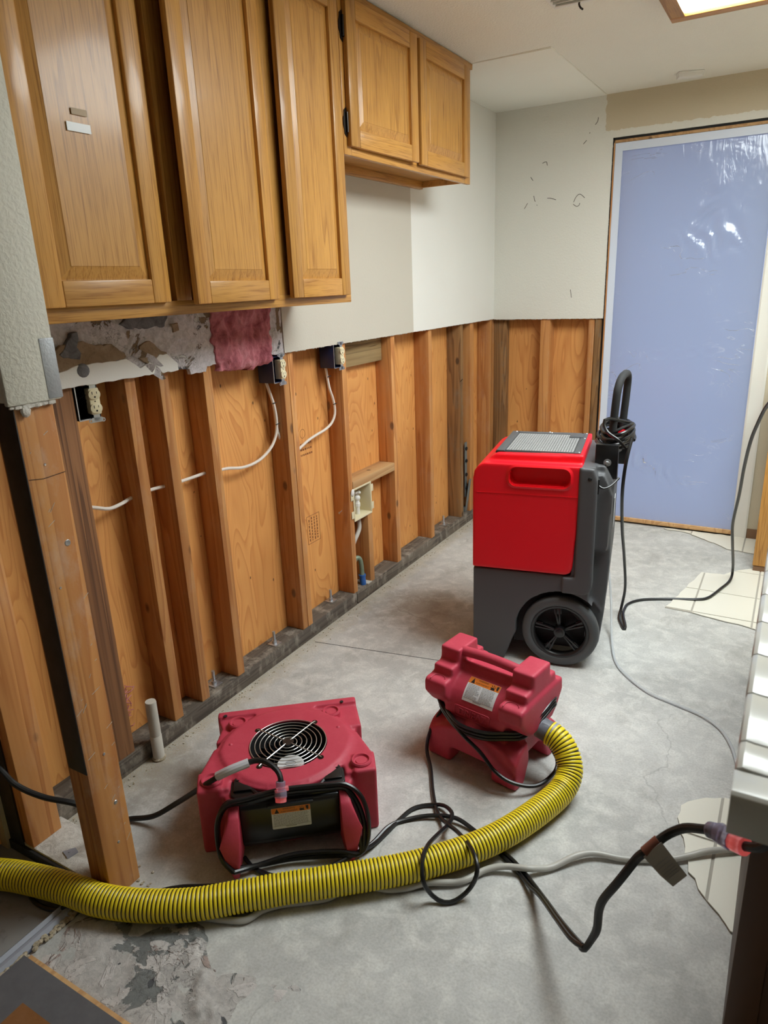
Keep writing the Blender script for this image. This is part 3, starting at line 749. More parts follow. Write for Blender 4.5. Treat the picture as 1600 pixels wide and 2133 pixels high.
# ---- doorway
dr = struct(box('door_1', 'fir_post', None, (.7095, .7165, D - .004, D + .115, .03, 2.208), .001)); tag(dr, 'stripped doorway with wood jamb and white casing')
box('head_jamb', 'fir_y', dr, (.7095, 1.535, D - .004, D + .115, 2.194, 2.208), .001)
box('jamb', 'white_trim', dr, (1.520, 1.533, D + .001, D + .115, .0, 2.194), .001)
cs = MB().prism([(1.522, D + .002), (1.522, D - .012), (1.530, D - .017), (1.545, D - .012), (1.575, D - .012), (1.590, D - .017), (1.600, D - .014), (1.600, D + .002)], 0, 2.222, 'Z')
cs.build('casing', 'white_trim', dr)['label'] = 'white moulded door casing'
th = MB().box(.71, 1.522, D + .0, D + .11, .022, .036).box(.71, 1.522, D - .002, D + .012, .012, .028)
th.build('threshold', 'fir_y', dr, bevel=.002)
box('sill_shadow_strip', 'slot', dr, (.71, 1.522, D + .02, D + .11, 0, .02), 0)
bb = struct(box('baseboard_back', 'brown_base', None, (1.602, 3.0, D - .012, D, 0, .062), .003)); tag(bb, 'brown baseboard under the tan wall')
bb2 = struct(box('trim_2', 'slot', None, (.7022, .709, D + .004, D + .1, 0, 2.222), 0)); tag(bb2, 'dark open gap between drywall and door jamb')
struct(box('trim_3', 'slot', None, (.7022, 1.53, D + .004, D + .1, 2.2085, 2.221), 0))

# ================================================================== THINGS
# ---- poly sheet over the doorway
sh = thing('plastic_sheet', 'cloudy blue-lit plastic sheet taped over the doorway', 'plastic sheet', (1.12, D + .01, .036))
vs = []; fs = []; nx, nz = 60, 130
for j in range(nz + 1):
    for i in range(nx + 1):
        x = -.395 + .793 * i / nx; z = .0 + 2.155 * j / nz
        e = min(1, 6 * min(i / nx, 1 - i / nx, j / nz, 1 - j / nz) + .02)
        d = .018 * mn.fractal(Vector((x * 1.6, z * 1.1, .7)), 1, 2, 3)
        # gathered folds low down and below the top right
        for (cx, cz, a, L, w, amp) in ((-.12, .35, -.42, .26, .05, .008), (.16, 1.63, .12, .22, .10, .005), (.10, 1.78, 1.2, .12, .05, .006), (-.05, 1.02, .05, .35, .02, .004)):
            u = (x - cx) * cos(a) + (z - cz) * sin(a); v = -(x - cx) * sin(a) + (z - cz) * cos(a)
            g = math.exp(-(u / L) ** 2 - (v / w) ** 2)
            d += 1.5 * amp * g * sin(u * 62 + 4 * v / w + 7 * mn.noise(Vector((x * 9, z * 9, 0))))
        vs.append((x, .004 + e * d, z))
for j in range(nz):
    for i in range(nx):
        a = j * (nx + 1) + i; fs.append((a, a + 1, a + nx + 2, a + nx + 1))
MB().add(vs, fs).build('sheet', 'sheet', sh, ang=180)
MB().box(-.402, -.362, -.0125, -.0100, 0, 2.155).build('tape', 'tape_white', sh)
MB().box(-.402, .400, -.0130, -.0105, 2.115, 2.156).build('tape', 'tape_white', sh)
# ---- ceiling fixture
cl = thing('ceiling_light', 'lit fluorescent ceiling box light with a wide oak frame', 'ceiling light', (1.165, 3.205, H))
X1, Y1 = 1.32, -1.25
for b, mt in (((0, X1, -.055, 0, -.045, -.0005), 'oak_x'), ((0, X1, Y1, Y1 + .055, -.045, -.0005), 'oak_x'), ((0, .055, Y1 + .055, -.055, -.045, -.0005), 'oak_y'), ((X1 - .055, X1, Y1 + .055, -.055, -.045, -.0005), 'oak_y')):
    box('frame', mt, cl, b, .004)
box('diffuser', 'diffuser', cl, (.055, X1 - .055, Y1 + .055, -.055, -.034, -.002), 0)
# ---- smoke alarm / sensor, vent
sn = thing('ceiling_sensor', 'small white plastic sensor box on the ceiling near the door', 'sensor', (1.10, 4.17, H), rz=.38)
MB().box(-.058, .058, -.03, .03, -.026, -.0005).build('cover', 'white_plastic', sn, bevel=.007)
MB().box(-.060, .060, -.032, .032, -.007, -.0005).build('base', 'white_plastic', sn, bevel=.002)
vt = thing('ceiling_vent', 'white ceiling vent with a bent wire hanging beside it', 'vent', (.805, 2.90, H))
MB().box(0, .30, -.016, 0, -.008, -.0005).box(0, .30, -.30, -.284, -.008, -.0005).box(0, .016, -.284, -.016, -.008, -.0005).box(.284, .30, -.284, -.016, -.008, -.0005).build('vent_frame', 'white_plastic', vt, bevel=.002)
for k in range(9): MB().box(.016, .284, -.012, .012, -.001, .001, at(0, -.035 - k * .029, -.008) @ rotx(.7)).build('slat', 'white_plastic', vt)
MB().tube(spline([(.098, -.02, -.001), (.10, -.035, -.02), (.108, -.042, -.034), (.112, -.03, -.036)], .006), .0035, 8).build('wire', 'bronze', vt)

# ---- upper cabinets
def door(parent, y0, y1, z0, z1, x=.277, hinge=None, ang=0, stile=.058, hinge_mat='bronze', big=False):
    """raised-panel oak door on an x = const face; local origin at the hinge edge"""
    hy = y0 if hinge == 'L' else y1
    o = bpy.data.objects.new('door', None)
    w = y1 - y0; s0 = y0 - hy; s1 = y1 - hy; t = .020
    fm = MB(); z_0, z_1 = 0, z1 - z0
    # stiles
    def stick(a0, a1, b0, b1, vert):
        mb = MB()
        if vert: mb.box(.001, t, a0, a1, b0, b1)
        else: mb.box(.001, t - .0003, a0, a1, b0, b1)
        return mb
    stile_l = stick(s0, s0 + stile, z_0, z_1, True)
    d = stile_l.build('door', 'oak', parent, bevel=.004, seg=2)
    d.location = (x, hy, z0); d.rotation_euler = (0, 0, ang)
    stick(s1 - stile, s1, z_0, z_1, True).build('stile', 'oak', d, bevel=.004)
    stick(s0 + stile, s1 - stile, z_0, z_0 + stile, False).build('rail', 'oak_y', d, bevel=.003)
    stick(s0 + stile, s1 - stile, z_1 - stile, z_1, False).build('rail', 'oak_y', d, bevel=.003)
    # raised panel: flat field with sloped shoulders sunk behind the frame
    a0, a1, b0, b1 = s0 + stile - .004, s1 - stile + .004, z_0 + stile - .004, z_1 - stile + .004
    q = .034
    def ring(i, xx): return [(xx, a0 + i, b0 + i), (xx, a1 - i, b0 + i), (xx, a1 - i, b1 - i), (xx, a0 + i, b1 - i)]
    vs = ring(0, .004) + ring(0, .0085) + ring(.006, .0085) + ring(q, .0165) + ring(q + .001, .0175)
    fs = [(0, 3, 2, 1)]
    for r_ in range(4):
        for k in range(4): fs.append((r_ * 4 + k, r_ * 4 + (k + 1) % 4, r_ * 4 + 4 + (k + 1) % 4, r_ * 4 + 4 + k))
    fs.append((16, 17, 18, 19))
    MB().add(vs, fs).build('panel', 'oak', d, ang=15)
    return d
def knuckle(d, y, z, mat='bronze', L=.05, leaf=True):
    mb = MB()
    if leaf:
        pts = [(-.012, -L / 2), (-.014, -L * .3), (-.019, -L * .12), (-.019, L * .12), (-.014, L * .3), (-.012, L / 2), (.001, L * .62), (.004, L / 2), (.004, -L / 2), (.001, -L * .62)]
        mb.prism(pts, .0005, .003, 'X', at(0, y, z))
    mb.cyl(.0045, -L * .42, L * .42, 10, at(.006, y, z))
    mb.build('hinge', mat, d)
uc = thing('tall_upper_cabinet', 'tall golden oak wall cabinet with three raised-panel doors', 'cabinet', (0, 0, 0))
box('body', 'oak', uc, (.0135, .258, .925, 2.246, 1.456, H - .003), .002)
ff = [((.258, .277, .925, .985, 1.442, H - .003), 'oak'), ((.258, .277, 1.385, 1.44, 1.478, H - .003), 'oak'), ((.258, .277, 1.79, 1.865, 1.478, H - .003), 'oak'), ((.258, .277, 2.20, 2.249, 1.478, H - .003), 'oak'), ((.258, .277, .985, 2.249, 1.442, 1.4785), 'oak_y'), ((.258, .277, .985, 2.249, 2.395, H - .003), 'oak_y')]
for b, mt in ff: box('face_frame', mt, uc, b, .0015)
d1 = door(uc, .972, 1.347, 1.4755, 2.405, hinge='L')
d2 = door(uc, 1.392, 1.802, 1.467, 2.405, hinge='R', ang=radians(6.5)); d2['label'] = 'door standing slightly ajar'
d3 = door(uc, 1.858, 2.219, 1.468, 2.405, hinge='R', ang=radians(2.2))
for dd in (d2, d3):
    for zz in (.085, .80): knuckle(dd, .006, zz, 'bronze', .05, False)
tp = MB().box(.0202, .0206, .134, .196, .368, .386, at(0, 0, 0)).build('door_patch', 'label_white', d1); tp['label'] = 'white patch painted for a reflected highlight'  # reflected highlight painted on the door as a flat white patch
tp = MB().box(.0202, .0205, .151, .192, .402, .415).build('door_patch', 'patch_tan', d1); tp['label'] = 'small tan patch'  # plain tan patch just above the painted highlight
sc2 = thing('short_upper_cabinet', 'short golden oak wall cabinet with two doors above a bare recess', 'cabinet', (0, 0, 0))
sb = MB().box(.0135, .258, 2.252, 2.264, 1.945, H - .003).box(.0135, .258, 3.338, 3.352, 1.945, H - .003).box(.0135, .258, 2.264, 3.338, 1.972, 1.984).box(.0135, .02, 2.264, 3.338, 1.984, H - .003).box(.0135, .032, 2.264, 3.338, 1.937, 1.972)
sb.build('body', 'oak_y', sc2, bevel=.0015)
for b, mt in [((.258, .277, 2.252, 2.30, 1.937, H - .003), 'oak'), ((.258, .277, 3.29, 3.353, 1.937, H - .003), 'oak'), ((.258, .277, 2.745, 2.82, 1.974, 2.40), 'oak'), ((.258, .277, 2.30, 3.29, 1.937, 1.9745), 'oak_y'), ((.258, .277, 2.30, 3.29, 2.40, H - .003), 'oak_y'), ((.277, .287, 2.252, 3.356, 2.414, H - .0032), 'oak_y')]:
    box('face_frame', mt, sc2, b, .0015)
d4 = door(sc2, 2.272, 2.764, 1.9625, 2.410, hinge='L', ang=radians(-1.5)); d5 = door(sc2, 2.797, 3.302, 1.960, 2.410, hinge='R', ang=radians(.8))
for zz in (.075, .362): knuckle(d4, -.002, zz, 'bronze', .075, True)

# ---- electrical: boxes with receptacles
def receptacle(parent, T, sc=1.0):
    """duplex receptacle facing local +Z, long axis local Y"""
    y_ = MB(); y_.box(-.009, .009, -.058, .058, -.0035, -.0015, T)
    for s_ in (-1, 1):
        y_.prism(rpoly(-.017, .017, s_ * .053 - .007, s_ * .053 + .007, .005), -.0035, -.0015, 'Z', T)
        for sx in (-1, 1): y_.lathe([(.0032, 0), (.006, 0), (.006, .0016), (.0032, .0016)], 12, T @ at(sx * .018, s_ * .055, -.0035), closed=True)
    yo = y_.build('yoke', 'steel', parent)
    fb = MB(); fb.prism(rpoly(-.0145, .0145, -.037, .037, .004), -.026, .002, 'Z', T)
    for s_ in (-1, 1):
        c = [(.0175 * cos(a), .0195 * s_ + .0155 * sin(a)) for a in [2 * pi * k / 20 for k in range(20)]]
        fb.prism([(x, max(s_ * .0195 - .0135, min(s_ * .0195 + .0135, y))) for x, y in c], .002, .0055, 'Z', T)
    ro = fb.build('receptacle', 'ivory', parent, bevel=.0008)
    sl = MB()
    for s_ in (-1, 1):
        cy = s_ * .0195
        sl.box(-.0075, -.0055, cy + .0005, cy + .0085, .0053, .0058, T).box(.0055, .0072, cy + .0015, cy + .0080, .0053, .0058, T)
        sl.prism([(.0028 * cos(a), cy - .007 + .0028 * sin(a)) for a in [2 * pi * k / 10 for k in range(10)]], .0053, .0058, 'Z', T)
    sl.lathe([(0, 0), (.002, 0), (.002, .0006)], 8, T @ at(0, 0, .002))
    sl.build('slot', 'slot', ro)
def outlet(label, loc, col, lean=0, dx=.036, deep=.075, w=.07, h=.1):
    o = thing('outlet_box', label, 'outlet box', loc, group='outlet boxes in the open wall')
    t_ = .003; y0, y1, z0, z1 = -w / 2, w / 2, -h / 2, h / 2
    b = MB().box(-deep, 0, y0, y0 + t_, z0, z1).box(-deep, 0, y1 - t_, y1, z0, z1).box(-deep, 0, y0 + t_, y1 - t_, z0, z0 + t_).box(-deep, 0, y0 + t_, y1 - t_, z1 - t_, z1).box(-deep, -deep + t_, y0, y1, z0, z1)
    b.build('box', col, o, bevel=.001)
    rim = MB().box(0, .0012, y0 - .001, y0 + .002, z0, z1).box(0, .0012, y0, y1, z0 - .001, z0 + .002).build('rim', 'steel', o)
    # receptacle sticks out of the box, turned a little towards the room
    R_ = Matrix(((0, 0, 1, 0), (1, 0, 0, 0), (0, 1, 0, 0), (0, 0, 0, 1)))
    receptacle(o, at(.012, dx, 0) @ rotz(lean) @ R_)
    wr = MB()
    for k in range(3):
        wr.tube(spline([(-.06, y0 + .012 + .008 * k, -.03 + .02 * k), (-.03, y0 + .02 + .01 * k, .0 + .015 * k), (-.01, y1 - .03, .02 - .02 * k)], .008), .0013, 6)
    wr.build('wires', 'bronze', o)
    return o
outlet('ivory outlet in black metal box beside the leftmost rough stud', (.004, 1.262, 1.214), 'black_plastic', lean=-.25, dx=.014, w=.074)
outlet('ivory outlet in blue box under the pink insulation', (.006, 2.126, 1.203), 'blue_box', lean=.05, dx=.012, w=.062)
outlet('ivory outlet in blue box under the cream drywall, right of the other blue one', (.006, 2.543, 1.212), 'blue_box', lean=.05, dx=.012, w=.064)

# ---- white cables
def cable(name, label, cat, paths, r, mat, step=.012, n=8, group=None):
    mb = MB()
    for p in paths: mb.tube(spline(p, step), r, n)
    o = mb.build(name, mat); return tag(o, label, cat, group)
cable('electrical_cable', 'white cable running through the three closely spaced studs at left', 'cable', [[(-.05, 1.225, .905), (-.035, 1.257, .895), (-.03, 1.30, .880), (-.042, 1.36, .879), (-.05, 1.40, .883), (-.05, 1.48, .888), (-.045, 1.55, .886), (-.045, 1.63, .884), (-.048, 1.735, .884)]], .0058, 'nm', group='white cables in the open wall')
c2_ = cable('electrical_cable', 'white cable rising to the blue box under the insulation', 'cable', [[(-.05, 1.772, .876), (-.045, 1.84, .874), (-.045, 1.93, .857), (-.045, 2.02, .862), (-.042, 2.09, .892), (-.04, 2.13, .935), (-.038, 2.143, .99), (-.038, 2.138, 1.05), (-.04, 2.128, 1.09), (-.045, 2.108, 1.155)], [(-.045, 2.165, .92), (-.045, 2.153, .95), (-.047, 2.150, 1.0), (-.047, 2.146, 1.05), (-.047, 2.135, 1.09), (-.05, 2.115, 1.150)]], .0058, 'nm', group='white cables in the open wall')
c3_ = cable('electrical_cable', 'white cable curving up to the blue box under the cream drywall', 'cable', [[(-.05, 2.234, .83), (-.045, 2.299, .857), (-.045, 2.36, .876), (-.045, 2.42, .887), (-.042, 2.48, .898), (-.04, 2.53, .918), (-.038, 2.557, .955), (-.038, 2.556, 1.0), (-.04, 2.545, 1.04), (-.042, 2.53, 1.08), (-.045, 2.518, 1.165)]], .0058, 'nm', group='white cables in the open wall')
for par, y, z in ((c2_, 2.142, .985), (c2_, 2.132, 1.07), (c3_, 2.553, 1.0), (c3_, 2.523, 1.125)):
    MB().tube([(-.031, y - .014, z), (-.0315, y + .012, z + .002)], .0018, 6).build('staple', 'black_matte', par)
# ---- insulation
ins = MB(); vs = []; fs = []; na, nb = 70, 46
for j in range(nb + 1):
    for i in range(na + 1):
        u = i / na; v = j / nb
        y = 1.772 + .318 * u; z = 1.238 + .206 * v
        y += (.020 * mn.noise(Vector((0, v * 7, 3))) - (.012 if u > .5 else -.012) * (1 - v)) * (1 if i in range(na + 1) else 0)
        if j < 4: z += .016 * mn.noise(Vector((u * 9, 2, 1))) - .010 * sin(u * pi)
        e = min(1, 7 * min(u, 1 - u, v + .05, 1.2 - v))
        x = .018 + .020 * e + .016 * e * mn.fractal(Vector((y * 15, z * 9, 0)), 1, 2, 4) + .006 * mn.noise(Vector((y * 70, z * 40, 2)))
        vs.append((x, y, z))
for j in range(nb):
    for i in range(na):
        a = j * (na + 1) + i; fs.append((a, a + 1, a + na + 2, a + na + 1))
b0 = len(vs); vs += [(.0, p[1], p[2]) for p in vs[:b0]]
rim_ = [i for i in range(na + 1)] + [j * (na + 1) + na for j in range(1, nb + 1)] + [nb * (na + 1) + i for i in range(na - 1, -1, -1)] + [j * (na + 1) for j in range(nb - 1, 0, -1)]
for a, b in zip(rim_, rim_[1:] + rim_[:1]): fs.append((a, b, b0 + b, b0 + a))
used = set(i for f in fs for i in f)
tag(ins.add(vs, fs).build('insulation', 'pink', ang=80), 'lumpy pink fibreglass insulation bulging from the torn wall', 'insulation')
tf = MB()
for k in range(70):
    p = Vector((-.088, 1.262 + random.gauss(0, .02), .19 + random.gauss(0, .035)))
    q = p + Vector((random.uniform(0, .01), random.gauss(0, .02), random.gauss(0, .02)))
    tf.tube([p, (p + q) / 2 + Vector((.006, 0, 0)), q], .0016, 4)
tf.ball((-.075, 1.236, .34), .016, 8, (.5, .9, 1)).ball((-.085, 1.245, .27), .012, 8, (.5, .7, 1.5))
tag(tf.build('insulation_fluff', 'pink'), 'wisps of pink insulation stuck low behind the threaded pipe', 'insulation', kind='stuff')

# ---- valve box with pipes
vb = thing('valve_box', 'cream recessed water valve box between two studs', 'valve box', (.0, 2.69, .51))
w, h, dp = .077, .075, .075
v_ = MB().box(-dp, .002, -w, -w + .004, -h, h).box(-dp, .002, w - .004, w, -h, h).box(-dp, .002, -w, w, -h, -h + .004).box(-dp, .002, -w, w, h - .004, h).box(-dp, -dp + .004, -w, w, -h, h)
v_.build('box', 'ivory', vb, bevel=.0015)['label'] = 'cream plastic box shell'
fl_ = MB()
for s_ in (-1, 1):
    for zz in (-.045, .045): fl_.box(.001, .004, s_ * w - (.024 if s_ < 0 else 0), s_ * w + (.024 if s_ > 0 else 0), zz - .018, zz + .018)
fl_.box(.001, .005, -w - .004, w + .004, h - .002, h + .006).box(.001, .005, -w - .004, w + .004, -h - .006, -h + .002).box(.001, .005, -w - .005, -w + .002, -h, h).box(.001, .005, w - .002, w + .005, -h, h)
fl_.build('flange', 'ivory', vb, bevel=.001)
va = MB(); va.cyl(.011, -.072, .012, 14, at(-.035, .010, 0)).cyl(.0145, -.034, -.014, 8, at(-.035, .010, 0)).cyl(.0085, .0, .040, 12, at(-.035, .010, .002)).ball((-.035, .010, .010), .0165, 12)
va.build('valve', 'white_plastic', vb, bevel=.001)
ha = MB().prism([(.012 * (1 + .8 * abs(cos(2 * a))) * cos(a), .012 * (1 + .8 * abs(cos(2 * a))) * sin(a)) for a in [2 * pi * k / 32 for k in range(32)]], .034, .043, 'Z', at(-.035, .010, 0))
ha.build('valve_handle', 'white_plastic', vb, bevel=.0015)
pp = thing('supply_pipe', 'corroded copper supply pipe with blue sleeve below the valve box', 'pipe', (0, 0, 0))
MB().tube(spline([(-.035, 2.702, .437), (-.035, 2.706, .40), (-.033, 2.704, .365), (-.033, 2.686, .340), (-.035, 2.664, .318), (-.04, 2.652, .29), (-.045, 2.650, .24), (-.045, 2.655, .19)], .008), .0105, 12).build('pipe', 'galv_pipe', pp)
MB().tube(spline([(-.045, 2.655, .195), (-.04, 2.672, .215), (-.032, 2.690, .205), (-.028, 2.696, .17), (-.026, 2.697, .11)], .006), .012, 12).build('elbow', 'brass', pp)
MB().tube([(-.026, 2.697, .118), (-.024, 2.696, .09), (-.022, 2.697, .067)], .016, 14).tube([(-.026, 2.697, .120), (-.026, 2.697, .112)], .0185, 14).build('sleeve', 'blue_tape', pp)
MB().box(-.05, .004, 2.70, 2.74, .0685, .075).build('shim', 'galv_pipe', pp, bevel=.001)
# nail with a shiny head on a stud side, and the sliver of tag over the box
MB().tube([(-.045, 2.579, .49), (-.045, 2.555, .485)], .0018, 6).lathe([(0, 0), (.005, 0), (.005, .0015)], 10, at(-.045, 2.555, .485) @ rotx(pi / 2)).build('nail', 'steel', wall)
MB().tube([(-.0, 3.855, .93), (.018, 3.845, .945)], .0022, 6).build('nail', 'bronze', wall)
tag(MB().ball((.006, 2.602, .577), .014, 8, (.4, 1.0, 1.3)).build('foam_blob', 'white_plastic', wall), 'white foam blob above the valve box')
# ---- hold-down bracket
hd = thing('hold_down_bracket', 'grey steel hold-down bracket bolted between studs near the corner', 'bracket', (-.02, 3.965, .07))
MB().prism([(.0, .10), (.0, .46), (.033, .46), (.033, .27), (.030, .10)], -.004, 0, 'X').prism([(-.03, 0), (.0, 0), (.03, .22), (.026, .22), (-.0, .03), (-.03, .03)], .0, .032, 'Y').build('plate', 'dull_steel', hd, bevel=.001)
for zz in (.16, .25, .34, .42): MB().cyl(.011, 0, .009, 6, at(0, .012, zz) @ roty(pi / 2)).build('bolt', 'black_matte', hd)
# ---- anchor bolts
for i, (x, y) in enumerate(((-.048, 1.648), (-.039, 2.005), (-.06, 2.462), (-.043, 3.685))):
    lb = ('galvanized anchor bolt in the plate by the third of the close studs', 'galvanized anchor bolt left of the double stud', 'galvanized anchor bolt left of the stud beside the valve box', 'galvanized anchor bolt nearest the room corner')[i]
    ab = thing('anchor_bolt', lb, 'bolt', (x, y, PT), group='anchor bolts in the bottom plate')
    MB().prism([(-.022, -.022), (.022, -.022), (.022, .022), (-.022, .022)], 0, .004, 'Z').build('washer', 'steel', ab, bevel=.001)
    MB().cyl(.011, .004, .016, 6).build('nut', 'steel', ab, bevel=.0008)
    MB().lathe([(.006 + (.0008 if k % 2 else 0), .016 + k * .0022) for k in range(20)], 12).build('rod', 'steel', ab)
# ---- capped pipe stub in front of the plate
ps = thing('threaded_pipe', 'whitish threaded pipe stub standing up in front of the bottom plate', 'pipe', (.026, 1.29, 0))
T = roty(radians(1.5)) @ rotx(radians(1.0))
MB().lathe([(.0, .0), (.019, .0), (.019, .095)] + [(.0185 if k % 2 else .0172, .097 + k * .0032) for k in range(40)] + [(.017, .228), (.0, .228)], 20, T).build('pipe', 'galv_pipe', ps, ang=60)
MB().lathe([(.021, .0), (.023, .006), (.019, .012)], 14).build('collar', 'rubble', ps)

# ---- dehumidifier
DZ = radians(10); DL = (1.078, 2.471, 0)
dh = thing('dehumidifier', 'large red and charcoal wheeled dehumidifier with a black push handle', 'dehumidifier', DL, DZ)
arc = [(-.034 + .176 * cos(radians(a)), .151 + .176 * sin(radians(a))) for a in range(188, 24, -12)]
lower = [(-.385, .006), (-.252, .006), (-.224, .09)] + arc + [(.128, .235), (.136, .40), (.134, .78), (.10, .835), (.0, .835), (.0, .400), (-.385, .400)]
lo = MB()
main = [(-.385, .006), (-.252, .006), (-.224, .09)] + arc + [(.07, .30), (.07, .835), (.0, .835), (.0, .400), (-.385, .400)]
lo.prism(main, .0, .48, 'Y').prism([(.0, .22), (.115, .10), (.128, .235), (.138, .45), (.136, .76), (.10, .83), (.0, .83)], .052, .43, 'Y')
lo.prism([(.04, .5), (.125, .5), (.135, .72), (.10, .80), (.04, .80)], .03, .45, 'Y')
bake('body', 'grey_plastic', dh, lo, .006, 5)
tk = MB().prism([(-.034, .328), (.052, .328), (.070, .336), (.080, .360), (.080, .79), (.066, .832), (.012, .836), (.012, .395), (-.034, .395)], -.014, .07, 'Y')
bake('side_column', 'grey_plastic', dh, tk, .005, 8)
MB().box(-.222, .06, .055, .42, .065, .36).cyl(.012, .0, .48, 14, at(-.034, .48, .151) @ rotx(pi / 2)).build('axle_housing', 'black_matte', dh)
rs = MB()
sil = [(-.386, .403), (-.386, .775), (-.380, .803), (-.366, .824), (-.345, .836), (.022, .836), (.014, .60), (.004, .43), (-.004, .412), (-.022, .403)]
rs.prism(sil, -.008, .488, 'Y')
top = [(-.37, .60), (-.362, .80), (-.345, .832), (-.322, .854), (-.30, .866), (.024, .870), (.022, .60)]
rs.prism(top, .034, .446, 'Y')
cut = MB().prism(rpoly(-.242, -.020, .756, .823, .026, 6), -.06, .035, 'Y')
cut2 = MB().box(-.293, .004, .062, .425, .861, .95)
bake('shell', 'red', dh, rs, .0055, 7, [cut, cut2])['label'] = 'bright red moulded shell with grip slot'
fr_ = MB()
ri = rpoly(-.246, -.016, .751, .828, .030, 6); ro = rpoly(-.256, -.006, .742, .836, .036, 6); n = len(ri)
fr_.add([(x, -.0085, z) for x, z in ro] + [(x, -.0135, z) for x, z in ri] + [(x, .004, z) for x, z in ri], [(k, (k + 1) % n, n + (k + 1) % n, n + k) for k in range(n)] + [(n + k, n + (k + 1) % n, 2 * n + (k + 1) % n, 2 * n + k) for k in range(n)])
fr_.build('grip_rim', 'red', dh, ang=60)
MB().box(-.37, .012, -.0098, -.0080, .7195, .7212).build('seam', 'red', dh)
# top grille
gr = MB(); gr.prism([(-.31, .058), (.010, .058), (.010, .430), (-.31, .430)], .862, .868, 'Z'); g0 = gr.build('top_grille', 'black_matte', dh)
gm = MB()
for k in range(26): gm.box(-.272 + k * .0098, -.272 + k * .0098 + .0062, .075, .392, .868, .8712)
for k in range(22): gm.box(-.274, -.018, .075 + k * .0148, .075 + k * .0148 + .0045, .8682, .8718)
tag(gm.build('grille_mesh', 'silver', g0), 'silver wire mesh over the intake')
MB().box(-.308, -.276, .060, .428, .868, .873).box(-.016, .009, .060, .428, .868, .873).box(-.28, -.01, .396, .428, .868, .873).box(-.06, -.005, .33, .40, .872, .876).build('grille_bezel', 'grey_plastic', g0, bevel=.001)
for (x, y) in ((-.29, .418), (-.15, .424), (.002, .418), (.002, .32), (.002, .07), (-.14, .412)):
    MB().ball((x, y, .8735), .0042, 8, (1, 1, .5)).build('screw', 'steel', g0)
# wheels
def wheel(yc, sgn):
    T = at(-.034, yc, .1522) @ rotx(pi / 2)
    tp_ = [(.112, -.020), (.122, -.026), (.140, -.025), (.149, -.016), (.152, 0), (.149, .016), (.140, .025), (.122, .026), (.112, .020)]
    wo = MB().lathe(tp_, 56, T, closed=True).build('wheel', 'rubber', dh, ang=60)
    rm = MB().lathe([(.104, -.018), (.113, -.022), (.113, .022), (.104, .020), (.098, .012), (.098, -.010)], 48, T, closed=True)
    rm.cyl(.022, -.024, .026, 18, T).cyl(.014, .020, .034, 16, T)
    for k in range(5):
        a = 2 * pi * k / 5 + .45
        R_ = T @ rotz(a)
        for da in (-.09, .09):
            rm.box(.018, .102, -.0035, .0035, -.008, .012, R_ @ rotz(da))
        rm.box(.072, .102, -.014, .014, -.006, .006, R_)
    rm.build('rim', 'black_plastic', wo, bevel=.0012)
wheel(.022, 1); wheel(.462, -1)
# handle with foam grips, brackets, bolts
MB().tube(spline([(.112, .13, .80), (.114, .13, .93), (.120, .132, 1.06), (.124, .14, 1.105), (.132, .175, 1.135), (.142, .25, 1.142), (.150, .305, 1.135), (.152, .335, 1.105), (.150, .34, 1.05), (.144, .34, .93), (.142, .34, .80)], .012), .0145, 14).build('push_handle', 'foam', dh)
for y_, s_ in ((.075, .0), (.315, .03)):
    MB().box(.060 + s_, .142 + s_, y_, y_ + .05, .775, .905).build('handle_bracket', 'black_plastic', dh, bevel=.003)
    b_ = MB().cyl(.014, -.002, .003, 18, at(.105 + s_, y_, .838) @ rotx(pi / 2)).lathe([(.008, .003), (.008, .011), (.0065, .0125), (0, .0125)], 6, at(.105 + s_, y_, .838) @ rotx(pi / 2))
    b_.build('bolt', 'steel', dh)
MB().box(.13, .165, .30, .36, .905, .915).ball((.155, .30, .912), .006, 8).build('latch', 'red', dh)
# wrapped power cord and the run over the floor up to the counter
pc = []
for k in range(7 * 26):
    a = 2 * pi * k / 26; t_ = k / (7 * 26)
    r_ = 1 + .10 * sin(k * .63) + .07 * sin(k * .21)
    pc.append((.125 + (.066 - .012 * t_) * r_ * cos(a), .235 + .125 * r_ * sin(a), .885 + .070 * t_ + .008 * sin(a + 1) + .006 * sin(k * .5)))
lp = local([(1.243, 2.60, .93), (1.236, 2.555, .84), (1.228, 2.572, .72), (1.214, 2.69, .55), (1.195, 2.88, .35), (1.183, 3.02, .15), (1.166, 3.06, .03), (1.172, 2.99, .007), (1.206, 2.905, .006), (1.218, 2.893, .007), (1.213, 2.92, .012), (1.185, 3.01, .014), (1.175, 3.09, .008), (1.180, 3.162, .006), (1.232, 3.234, .006), (1.353, 3.298, .006), (1.456, 3.329, .012), (1.504, 3.369, .014), (1.544, 3.496, .014), (1.577, 3.62, .018), (1.581, 3.68, .06), (1.573, 3.5, .262), (1.569, 3.4, .39), (1.587, 3.25, .573), (1.599, 3.1, .729), (1.615, 2.95, .862), (1.632, 2.85, .947), (1.665, 2.7, 1.058), (1.715, 2.52, 1.13), (1.80, 2.35, 1.10), (1.95, 2.2, .985), (2.2, 2.05, .952)], DL, DZ)
MB().tube(spline(pc, .02), .0062, 8).tube(spline([pc[-1]] + [(.10, .09, 1.0), (.085, .075, .985), (.10, .06, .955), (.14, .045, .93), (.165, .06, .90)], .01), .0062, 8).tube(spline(lp, .015), .0066, 8).build('power_cord', 'cord', dh)
MB().tube(spline([(.082, .01, .765), (.10, .005, .757), (.125, .02, .765), (.15, .06, .785)], .006), .0042, 8).box(.079, .085, .0, .02, .735, .79).build('probe_cord', 'black_plastic', dh)
MB().ball((.052, -.0145, .795), .008, 10, (1, .3, 1)).build('vent_hole', 'slot', dh)
